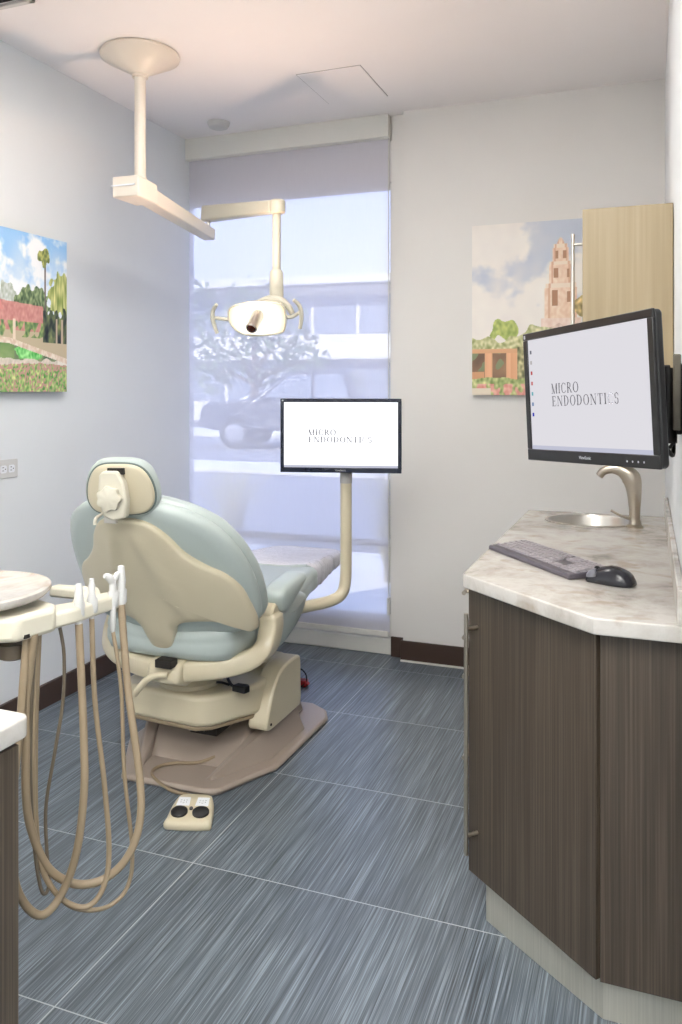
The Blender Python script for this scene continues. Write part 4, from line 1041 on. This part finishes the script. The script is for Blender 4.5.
MB().lathe([(0.030, 0), (0.030, 0.006), (0.022, 0.012), (0.019, 0.03), (0.0001, 0.03)], (0, 0, 0), 28).build('faucet_base', M['nickel'], fa)
MB().tube([(-.015, -.01, .030), (-.05, -.025, .045), (-.075, -.035, .060)], [0.006, 0.004, 0.005], 10, 5).build('faucet_lever', M['nickel'], fa)

# soap dispenser-like dark stub beside the faucet body
# ------------------------------------------------------------------ keyboard and mouse
kbE = empty('keyboard', (-.275, 2.372, CT), 'slim grey computer keyboard lying across the marbled worktop', 'keyboard', R(-51))
KW, KD = 0.425, 0.135
k_ = MB(); k_.sweep([[(x, y, z) for y, z in ((-KD / 2, 0.001), (KD / 2, 0.001), (KD / 2, 0.021), (KD / 2 - 0.01, 0.023), (-KD / 2 + 0.004, 0.014), (-KD / 2, 0.010))] for x in (-KW / 2, KW / 2)])
k_.build('keyboard_body', M['kbd'], kbE, bevel=0.002)
rows = [(13, 0), (15, 1), (14, 2), (13, 3), (12, 4)]
ks = 0.0
def keycap(x, y, w, d):
    zb = 0.0145 + (y + KD / 2) * 0.07
    m = MB()
    b = [(x - w / 2, y - d / 2), (x + w / 2, y - d / 2), (x + w / 2, y + d / 2), (x - w / 2, y + d / 2)]
    t = [(x + (a - x) * .8, y + (c - y) * .8 + 0.0006) for a, c in b]
    m.add([(a, c, zb - 0.003) for a, c in b] + [(a, c, zb + 0.0045 + (c - y) * 0.07) for a, c in t], [(0, 3, 2, 1), (4, 5, 6, 7), (0, 1, 5, 4), (1, 2, 6, 5), (2, 3, 7, 6), (3, 0, 4, 7)])
    return m.build('key', M['key'], kbE, angle=25)
x0_ = -KW / 2 + 0.012
cnt = 0
for r in range(5):
    y = KD / 2 - 0.026 - r * 0.0195
    if r == 4: widths = [1.3, 1.1, 1.3, 5.2, 1.3, 1.1, 1.1, 1.6]
    elif r == 3: widths = [2.3] + [1] * 10 + [1.7]
    elif r == 2: widths = [1.8] + [1] * 11 + [1.2]
    elif r == 1: widths = [1.5] + [1] * 12 + [.5]
    else: widths = [1] * 13 + [1]
    x = x0_; tot = sum(widths); span = 0.272
    for w in widths:
        ww = w / tot * span; keycap(x + ww / 2, y, ww - 0.0018, 0.0172); x += ww; cnt += 1
    for k in range(3):
        if r in (0, 1, 4): keycap(x0_ + span + 0.016 + k * 0.018, y, 0.0165, 0.0172)
    for k in range(4): keycap(x0_ + span + 0.075 + k * 0.0175, y, 0.016, 0.0172)
MB().box(-KW / 2 + 0.012, KW / 2 - 0.012, KD / 2 - 0.014, KD / 2 - 0.006, 0.020, 0.0245).build('function_strip', M['key'], kbE, bevel=0.001)

ms = empty('mouse', (-.090, 2.165, CT), 'black computer mouse with grey sides on the worktop edge beside the keyboard', 'mouse', R(-20))
def mfn(a, b, n):
    h = 0.044 * max(0, 1 - (a / 0.075) ** 2 * 0.55 - (b / 0.06) ** 2 * 0.3) * (1 - 0.22 * (-a / 0.06) if a < 0 else 1)
    return (a, b, 0.001 + h * n)
mo = [(-.062, 0), (-.055, .026), (-.02, .033), (.03, .034), (.056, .024), (.063, 0), (.056, -.024), (.03, -.034), (-.02, -.033), (-.055, -.026)]
MB().pillow(mo, mfn, [(0.004, 0.0, 0.3), (0.003, 0.0, 1), (0, 0.12, 1), (0.002, 0.4, 1), (0.008, 0.75, 1), (0.016, 0.92, 1), (0.02, 0.98, 0.8), (0.02, 1.0, 0.5), (0.02, 1.0, 0.1)], 60).build('mouse_body', M['mouse'], ms, angle=60)
w_ = MB(); w_.pillow([(-.061, 0), (-.052, .024), (-.03, .029), (-.034, .0), (-.03, -.029), (-.052, -.024)], mfn, [(0, 0.5, 0.9), (-0.0015, 0.5, 1), (-0.0015, 0.75, 1), (0.004, 1.02, 1), (0.006, 1.04, 0.5)], 40)
w_.build('mouse_buttons', M['mousegrey'], ms, angle=60)
MB().lathe([(0.0001, -0.003), (0.008, -0.003), (0.009, 0), (0.008, 0.003), (0.0001, 0.003)], (-.036, 0, 0.031), 16, (0, 1, 0)).build('scroll_wheel', M['blackm'], ms)

# ------------------------------------------------------------------ wall cabinet
uc = empty('wall_cabinet', (-0.06, 3.0, 1.44), 'pale wood wall cabinet with a tall bar handle beside the tower canvas', 'cabinet')
of = uc.location
UY = 2.62; UX = -.175
MB().box(UX + .02, .068, UY + .018, 3.55, 1.47, 1.958).build('carcass', M['oak'], uc, of)
MB().box(UX - .018, .068, UY, UY + .018, 1.45, 1.96).build('end_panel', M['oak'], uc, of, bevel=0.002)
ud = MB().box(UX - .018, UX - .001, UY + .019, 3.07, 1.452, 1.958).build('door', M['oak'], uc, of, bevel=0.0015)
h = MB(); h.tube([(UX - .050, UY + .035, 1.45), (UX - .050, UY + .035, 1.892)], 0.006, 14, 0)
for z in (1.50, 1.858): h.tube([(UX - .018, UY + .035, z), (UX - .050, UY + .035, z)], 0.005, 12, 0)
h.build('bar_handle', M['steel'], ud, of)
ud = MB().box(UX - .018, UX - .001, 3.074, 3.549, 1.452, 1.958).build('door', M['oak'], uc, of, bevel=0.0015)

# ------------------------------------------------------------------ monitor wall arm
wa = empty('monitor_wall_arm', (0.066, 2.03, 1.35), 'black jointed wall bracket holding the large monitor from the right wall', 'monitor arm')
of = wa.location
MB().box(.058, .0695, 1.97, 2.05, 1.30, 1.46).build('wall_plate', M['blackm'], wa, of, bevel=0.003)
pl = MB().box(.050, .0665, 1.952, 1.966, 1.31, 1.48).build('cover_strip', M['olive'], wa, of, bevel=0.003)
for z in (1.437, 1.360):
    MB().sweep(beam((.045, 1.99, z), (-.085, 2.0, z), 0.022, 0.040, 0.022, 0.034)).build('arm_link', M['blackm'], wa, of, bevel=0.003)
MB().lathe([(0.020, 1.28), (0.020, 1.45)], (.040, 1.985, 0), 20).build('pivot', M['black'], wa, of)
MB().lathe([(0.018, 1.28), (0.018, 1.44)], (-.085, 1.985, 0), 20).build('pivot', M['black'], wa, of)
MB().sweep(beam((-.105, 1.960, 1.37), (-.09, 1.985, 1.37), 0.09, 0.09, 0.03, 0.07)).build('mounting_plate', M['blackm'], wa, of, bevel=0.002)
cb_ = MB(); cb_.tube([(.03, 1.96, 1.36), (.015, 1.94, 1.31), (.04, 1.945, 1.265), (.05, 1.96, 1.255), (.052, 1.99, 1.28)], 0.005, 8, 6)
cb_.tube([(-.03, 1.98, 1.30), (.0, 1.95, 1.275), (.03, 1.95, 1.262), (.055, 1.975, 1.285)], 0.004, 8, 6)
cb_.build('cable', M['black'], wa, of)

# ------------------------------------------------------------------ side cabinet at the left edge
lc = empty('side_cabinet', (-1.2, 0.65, 0), 'dark wood cabinet at the left edge under a marbled top', 'cabinet')
of = lc.location
MB().box(-1.48, -.913, .30, .985, .10, .866).build('carcass', M['wood'], lc, of, bevel=0.0015)
MB().box(-1.44, -.97, .30, .93, 0, .10).build('toe_kick', M['kick'], lc, of)
sd_ = MB().box(-.913, -.895, .31, .980, .102, .862).build('door', M['wood'], lc, of, bevel=0.0015)
h = MB(); h.tube([(-.86, .36, .30), (-.86, .36, .80)], 0.006, 12, 0)
for z in (.36, .74): h.tube([(-.895, .36, z), (-.86, .36, z)], 0.005, 10, 0)
h.build('bar_handle', M['nickel'], sd_, of)
sl_ = [( -1.50, .28), (-.889, .28)] + [(-.889 - .016 + .016 * math.cos(R(a)), 1.0 - .016 + .016 * math.sin(R(a))) for a in range(0, 91, 15)] + [(-1.50, 1.0)]
o = curve_slab('worktop', [sl_], .868, .902, M['stone'], bevel=0.005)
tag(o, 'small marbled worktop with a rounded corner at the left edge of the photo', 'worktop')

# ------------------------------------------------------------------ dental delivery unit
DO = Vector((-1.14, 1.24, 0))
du2 = empty('delivery_unit', DO, 'cream dental instrument unit with round marbled tray and hanging hoses, left foreground', 'dental instrument unit')
TC = Vector((-1.218, 1.19, 0))
tr = MB(); tr.lathe([(0.0001, 1.003), (0.138, 1.003), (0.150, 1.007), (0.157, 1.015), (0.156, 1.022), (0.148, 1.024), (0.140, 1.020), (0.0001, 1.019)], TC, 64)
tr.build('tray', M['stone'], du2, DO, angle=50)
MB().lathe([(0.05, 0.985), (0.07, 1.003), (0.0001, 1.003)], TC, 30).build('tray_support', M['cream'], du2, DO)
bd = MB(); bd.prism([(-1.32, 1.11), (-1.15, 1.10), (-1.058, 1.155), (-1.040, 1.235), (-1.06, 1.26), (-1.20, 1.31), (-1.32, 1.28)], .945, .992)
bd.build('head_body', M['cream'], du2, DO, bevel=0.010, seg=3)
MB().box(-1.075, -1.0525, 1.168, 1.180, .950, .957).build('switch', M['dark'], du2, DO)
# holder bar running away along Y, slightly angled out
hbm = MB()
hbm.prism([(-1.09, 1.20), (-1.045, 1.235), (-1.030, 1.28), (-1.024, 1.36), (-1.018, 1.425), (-1.036, 1.435), (-1.062, 1.40), (-1.066, 1.33), (-1.10, 1.27)], .950, .980)
hbm.build('holder_bar', M['cream'], du2, DO, bevel=0.006, seg=3)
arm_ = MB(); arm_.prism([(-1.06, 1.33), (-1.055, 1.39), (-1.10, 1.44), (-1.20, 1.43), (-1.20, 1.40), (-1.11, 1.40), (-1.085, 1.36), (-1.085, 1.33)], .957, .98)
arm_.build('handle_bar', M['cream'], du2, DO, bevel=0.006)
knob = MB(); knob.lathe([(0.02, .90), (0.03, .905), (0.03, .93)], (-1.11, 1.20, 0), 24); knob.build('under_knob', M['hosedark'], du2, DO)
cl = MB(); cl.prism([(-1.34, 1.04), (-1.16, 1.02), (-1.115, 1.05), (-1.125, 1.11), (-1.34, 1.11)], .922, .985); cl.build('control_box', M['cream'], du2, DO, bevel=0.006)
tb_ = MB(); tb_.tube([(-1.15, 1.10, .92), (-1.14, 1.115, .86), (-1.145, 1.12, .78), (-1.16, 1.13, .70)], [0.014, 0.016, 0.016, 0.01], 14, 6); tb_.build('suction_tube', M['plastic_cover'], du2, DO)
# support column with an arm back to the wall side
sp = MB(); sp.tube([(-1.22, 1.20, .93), (-1.40, 1.22, .90), (-1.75, 1.30, .86), (-1.85, 1.32, .82), (-1.85, 1.32, .4), (-1.85, 1.32, 0.03)], 0.026, 16, 5); sp.build('support_arm', M['cream'], du2, DO)
MB().lathe([(0.17, 0), (0.17, 0.02), (0.15, 0.03), (0.03, 0.04)], (-1.85, 1.32, 0), 40).build('foot', M['cream'], du2, DO)
# instrument holders and instruments
st = [(-1.037, 1.296, 0), (-1.033, 1.33, 1), (-1.025, 1.387, 2), (-1.021, 1.409, 3)]
profs = {
 0: [(0.0065, .940), (0.007, .955), (0.0085, .965), (0.0095, .99), (0.008, 1.010), (0.0065, 1.020), (0.0055, 1.023), (0.0001, 1.023)],
 1: [(0.005, .945), (0.006, .955), (0.0085, .975), (0.0085, .99), (0.006, .998), (0.007, 1.010), (0.005, 1.018), (0.0045, 1.026), (0.0001, 1.026)],
 2: [(0.004, .905), (0.006, .912), (0.0065, .95), (0.0075, 1.0), (0.006, 1.014), (0.0001, 1.016)],
 3: [(0.007, .95), (0.008, .97), (0.009, 1.0), (0.0095, 1.005), (0.008, 1.02), (0.0065, 1.036), (0.0001, 1.038)]}
for x, y, k in st:
    hold = MB(); hold.lathe([(0.009, .957), (0.011, .960), (0.011, .985), (0.009, .988), (0.0001, .988)], (x - 0.002, y + 0.004, 0), 20); hold.build('instrument_holder', M['white'], du2, DO)
    ins = MB(); ins.lathe(profs[k], (x, y, 0), 20)
    if k == 2:
        ins.tube([(x, y, 1.005), (x - .003, y - .008, 1.018), (x - .007, y - .018, 1.023)], [0.007, 0.008, 0.005], 10, 5)
        ins.tube([(x, y, 1.005), (x + .003, y + .008, 1.020), (x + .005, y + .012, 1.023)], [0.006, 0.006, 0.004], 10, 5)
    ins.build('handpiece', M['white'], du2, DO)
hoses = {
'H1': [(-1.037, 1.296, 0.945), (-1.025, 1.29, 0.82), (-1.015, 1.283, 0.728), (-1.008, 1.275, 0.636), (-1.014, 1.262, 0.528), (-1.034, 1.244, 0.452), (-1.048, 1.207, 0.43), (-1.065, 1.179, 0.465), (-1.069, 1.156, 0.537), (-1.076, 1.163, 0.663), (-1.072, 1.178, 0.803), (-1.068, 1.19, 0.955)],
'H2': [(-1.021, 1.409, 0.956), (-0.996, 1.398, 0.787), (-0.961, 1.389, 0.612), (-0.951, 1.372, 0.532), (-0.962, 1.346, 0.478), (-0.992, 1.314, 0.448), (-1.029, 1.278, 0.451), (-1.062, 1.244, 0.49), (-1.076, 1.217, 0.561), (-1.076, 1.196, 0.652), (-1.074, 1.197, 0.827), (-1.055, 1.193, 0.952)],
'H3': [(-1.033, 1.33, 0.948), (-1.021, 1.324, 0.789), (-1.004, 1.33, 0.632), (-0.989, 1.326, 0.499), (-0.987, 1.305, 0.437), (-1.005, 1.277, 0.413), (-1.041, 1.252, 0.435), (-1.069, 1.231, 0.496), (-1.078, 1.217, 0.595), (-1.071, 1.209, 0.768), (-1.064, 1.211, 0.952)],
'H4': [(-1.025, 1.387, 0.908), (-1.009, 1.393, 0.787), (-0.997, 1.386, 0.628), (-0.976, 1.384, 0.471), (-0.972, 1.364, 0.412), (-0.989, 1.336, 0.387), (-1.017, 1.304, 0.388), (-1.047, 1.271, 0.414), (-1.076, 1.25, 0.474), (-1.085, 1.235, 0.566), (-1.08, 1.227, 0.759), (-1.066, 1.221, 0.952)],
'H5': [(-1.058, 1.267, 0.943), (-1.051, 1.27, 0.891), (-1.049, 1.265, 0.806), (-1.06, 1.256, 0.713), (-1.073, 1.246, 0.61), (-1.069, 1.243, 0.528), (-1.062, 1.241, 0.478), (-1.060, 1.234, 0.455), (-1.067, 1.226, 0.462), (-1.076, 1.219, 0.536), (-1.075, 1.207, 0.675), (-1.067, 1.199, 0.809), (-1.059, 1.203, 0.952)]}
for k, r_ in (('H1', .0075), ('H2', .0078), ('H3', .0052), ('H4', .0042), ('H5', .0034)):
    MB().tube(hoses[k], r_, 12, 8).build('hose', M['hosedark'] if k == 'H5' else M['hose'], du2, DO, angle=60)

# ------------------------------------------------------------------ outside the window
struct(MB().box(-60, 60, 4.195, 90, -0.12, -0.02).build('ground', M['asphalt'], flat=True))
w = MB().box(-12, 8, 4.20, 6.6, -0.02, 0.0).build('path', M['concrete'], flat=True); struct(w)
w = MB().box(-30, 8, 12.2, 13.6, -0.02, 0.06).build('kerb', M['concrete'], bevel=0.02); struct(w)
w = MB().box(-40, 8, 21.5, 24.5, -0.02, 0.10).build('sidewalk', M['concrete'], bevel=0.02); struct(w)
def bldg(loc, label, wdt, dep, fl, rz):
    b = empty('office_building', loc, label, 'building', rz)
    MB().box(-wdt, 0, 0, dep, 0, fl * 3.0).build('wall', M['bwall'], b, flat=True)
    rf = MB().box(-wdt - 0.6, 0.6, -1.0, dep, fl * 3.0, fl * 3.0 + 0.35).build('roof', M['bwall'], b, bevel=0.02)
    for f in range(fl):
        n_ = int(wdt / 2.1)
        for k in range(n_):
            x = -wdt + 0.5 + k * 2.1
            wn = MB().box(x, x + 1.9, -0.03, 0.0, f * 3.0 + 0.9, f * 3.0 + 2.6).build('window', M['bglass'], b, flat=True)
        MB().box(-wdt, 0, -0.5, 0, f * 3.0 + 2.75, f * 3.0 + 2.95).build('ledge', M['bwall'], b, flat=True)
    return b
bldg((-7.0, 34.0, 0), 'pale two-storey office building seen through the window shade', 18, 10, 2, R(4))
bldg((-27.5, 28.0, 0), 'low pale building with a flat roof behind the trees at the window left edge', 14, 10, 1, R(-3))
def leafball(mb, c, r, n, s):
    for _ in range(n):
        d = Vector((random.gauss(0, 1), random.gauss(0, 1), random.gauss(0, 1))).normalized() * r * random.uniform(0.55, 1.0)
        p = Vector(c) + d; u = Vector((random.gauss(0, 1), random.gauss(0, 1), random.gauss(0, 1))).normalized()
        v = u.cross(Vector((random.gauss(0, 1), random.gauss(0, 1), random.gauss(0, 1)))).normalized()
        k = s * random.uniform(.6, 1.3)
        mb.add([p - u * k, p - v * k * .45, p + u * k, p + v * k * .45], [(0, 1, 2, 3)])
def tree(loc, label, h, blobs):
    t = empty('tree', loc, label, 'tree')
    tk = MB(); tk.tube([(0, 0, -0.02), (0.05, 0, h * 0.3), (0, 0.05, h * 0.7)], [0.2, 0.15, 0.08], 10, 4)
    for b in blobs: tk.tube([(0, 0, h * 0.35), (b[0] * 0.5, b[1] * 0.5, (h * 0.4 + b[2]) / 2), (b[0], b[1], b[2])], [0.08, 0.05, 0.02], 6, 3)
    tk.build('trunk', M['bark'], t)
    f = MB()
    for x, y, z, r in blobs: leafball(f, (x, y, z), r, int(230 * r), 0.15)
    tag(f.build('foliage', M['leaf'], t, flat=True, recalc=False), kind='stuff')
tree((-13.2, 26.0, 0), 'leafy tree behind the window shade, left of the lamp head', 4.6, [(0, 0, 4.2, 1.3), (-1.2, .3, 3.4, 1.1), (1.1, -.2, 3.6, 1.2), (0.3, .2, 2.6, 1.1), (2.0, 0, 2.4, .9), (-1.6, 0, 2.1, .9)])
tree((-17.6, 27.0, 0), 'tall leafy tree at the left edge of the window view', 5.8, [(0, 0, 5.6, 1.3), (1.0, .3, 4.6, 1.2), (-1.0, -.2, 4.5, 1.2), (0.3, .2, 3.4, 1.3)])
tree((-5.6, 24.0, 0), 'young tree in front of the right end of the office building', 4.0, [(0, 0, 3.3, .8), (.5, .3, 2.7, .8), (-.4, -.2, 2.5, .8)])
# parked pickup
pk = empty('pickup_truck', (-7.55, 17.55, -0.02), 'dark parked pickup truck seen through the window shade', 'truck', R(8))
body = [(-2.7, .55), (-2.65, .95), (-2.5, 1.12), (-1.25, 1.22), (-0.45, 1.86), (1.0, 1.90), (1.25, 1.25), (2.8, 1.22), (2.85, .55), (2.3, .45), (-2.3, .45)]
MB().prism(body, 0, 1.8, 'y').build('body', M['car'], pk, bevel=0.06)
for y in (-0.01, 1.79):
    MB().prism([(-1.02, 1.24), (-0.42, 1.76), (0.14, 1.78), (0.14, 1.24)], y, y + 0.02, 'y').build('window', M['bglass'], pk, flat=True)
    MB().prism([(0.22, 1.24), (0.22, 1.78), (0.88, 1.80), (1.05, 1.24)], y, y + 0.02, 'y').build('window', M['bglass'], pk, flat=True)
for x in (-1.75, 1.85):
    for y in (-0.03, 1.6):
        w1 = MB().lathe([(0.24, 0), (0.37, 0.01), (0.39, 0.05), (0.39, 0.2), (0.36, 0.23)], (x, y + 0.23, 0.39), 32, (0, -1, 0)).build('wheel', M['tyre'], pk)
        MB().lathe([(0.23, 0.225), (0.235, 0.24), (0.08, 0.236), (0.0001, 0.25)], (x, y + 0.23, 0.39), 16, (0, -1, 0)).build('rim', M['rim'], w1)
pk2 = empty('parked_van', (-12.6, 28.0, -0.02), 'pale parked van behind the pickup, beyond the window', 'van', R(4))
MB().prism([(-2.2, .4), (-2.15, 1.1), (-1.6, 1.3), (-1.0, 2.0), (2.1, 2.05), (2.2, .4)], 0, 1.9, 'y').build('body', M['carwhite'], pk2, bevel=0.08)
for x0_, x1_ in ((-1.2, -0.1), (0.0, 1.0), (1.1, 1.9)):
    MB().prism([(x0_ + (.15 if x0_ < -1 else 0), 1.3), (x0_ + (.45 if x0_ < -1 else 0), 1.85), (x1_, 1.87), (x1_, 1.3)], -0.02, 0.01, 'y').build('window', M['bglass'], pk2, flat=True)
for x in (-1.4, 1.5):
    for y in (-0.02, 1.7):
        MB().lathe([(0.2, 0), (0.34, 0.01), (0.34, 0.2), (0.2, 0.22)], (x, y + 0.22, 0.34), 24, (0, -1, 0)).build('wheel', M['tyre'], pk2)
# ornamental grass tufts near the glass
def tuft(loc, label, h, n):
    m = MB()
    for _ in range(n):
        a = random.uniform(0, 2 * PI); l = h * random.uniform(.6, 1); sp_ = random.uniform(.1, .55) * h
        dx, dy = math.cos(a), math.sin(a); b0 = Vector((random.uniform(-.06, .06), random.uniform(-.06, .06), 0)); w_ = Vector((-dy, dx, 0)) * 0.004
        p = [b0, b0 + Vector((dx * sp_ * .3, dy * sp_ * .3, l * .6)), b0 + Vector((dx * sp_, dy * sp_, l * .95)), b0 + Vector((dx * sp_ * 1.35, dy * sp_ * 1.35, l * .85))]
        vs = []
        for i, q in enumerate(p): vs += [q - w_ * (1 - i / 4), q + w_ * (1 - i / 4)]
        m.add(vs, [(0, 1, 3, 2), (2, 3, 5, 4), (4, 5, 7, 6)])
    o = m.build('ornamental_grass', M['grassy'], None, flat=True, recalc=False); o.location = loc
    return tag(o, label, 'plant')
tuft((-1.75, 5.7, 0.0), 'feathery ornamental grass just outside the window, under the bright monitor', .95, 260)
tuft((-3.35, 6.2, 0.0), 'second feathery grass clump outside the window, left of the monitor post', .80, 200)

# ------------------------------------------------------------------ light and camera
wd = bpy.data.worlds.new('world'); SC.world = wd; wd.use_nodes = True
nt = wd.node_tree; nt.nodes.clear()
ow = nt.nodes.new('ShaderNodeOutputWorld'); bg = nt.nodes.new('ShaderNodeBackground')
tc = nt.nodes.new('ShaderNodeTexCoord'); sp_ = nt.nodes.new('ShaderNodeSeparateXYZ'); nt.links.new(tc.outputs['Generated'], sp_.inputs[0])
col = ramp(nt, sp_.outputs['Z'], [(0.0, rgb(184, 186, 204)), (0.22, rgb(164, 174, 214)), (0.9, rgb(132, 160, 220))])
nt.links.new(col, bg.inputs['Color']); bg.inputs['Strength'].default_value = 4.6
nt.links.new(bg.outputs[0], ow.inputs['Surface'])
sun = bpy.data.lights.new('sun', 'SUN'); sun.energy = 9.0; sun.color = (1.0, 0.95, 0.86); sun.angle = R(1)
so = bpy.data.objects.new('sun', sun); COL.objects.link(so)
so.rotation_euler = Vector((0.45, 0.70, -0.62)).to_track_quat('-Z', 'Y').to_euler(); so.location = (0, 10, 12)

cam = bpy.data.cameras.new('camera'); co = bpy.data.objects.new('camera', cam); COL.objects.link(co)
co.location = (0, 0, 1.40); co.rotation_euler = (R(90), 0, math.atan(308 / 812.0))
cam.sensor_fit = 'HORIZONTAL'; cam.sensor_width = 36; cam.lens = 36 * 812 / 682; cam.shift_y = -(512 - 390) / 682.0
cam.clip_start = 0.02; cam.clip_end = 300
SC.camera = co
SC.view_settings.view_transform = 'Standard'; SC.view_settings.look = 'None'; SC.view_settings.gamma = 1.0
SC.view_settings.use_curve_mapping = False; SC.view_settings.exposure = 0.16
SC.cycles.max_bounces = 10; SC.cycles.transparent_max_bounces = 12; SC.cycles.diffuse_bounces = 6
SC.cycles.use_denoising = True
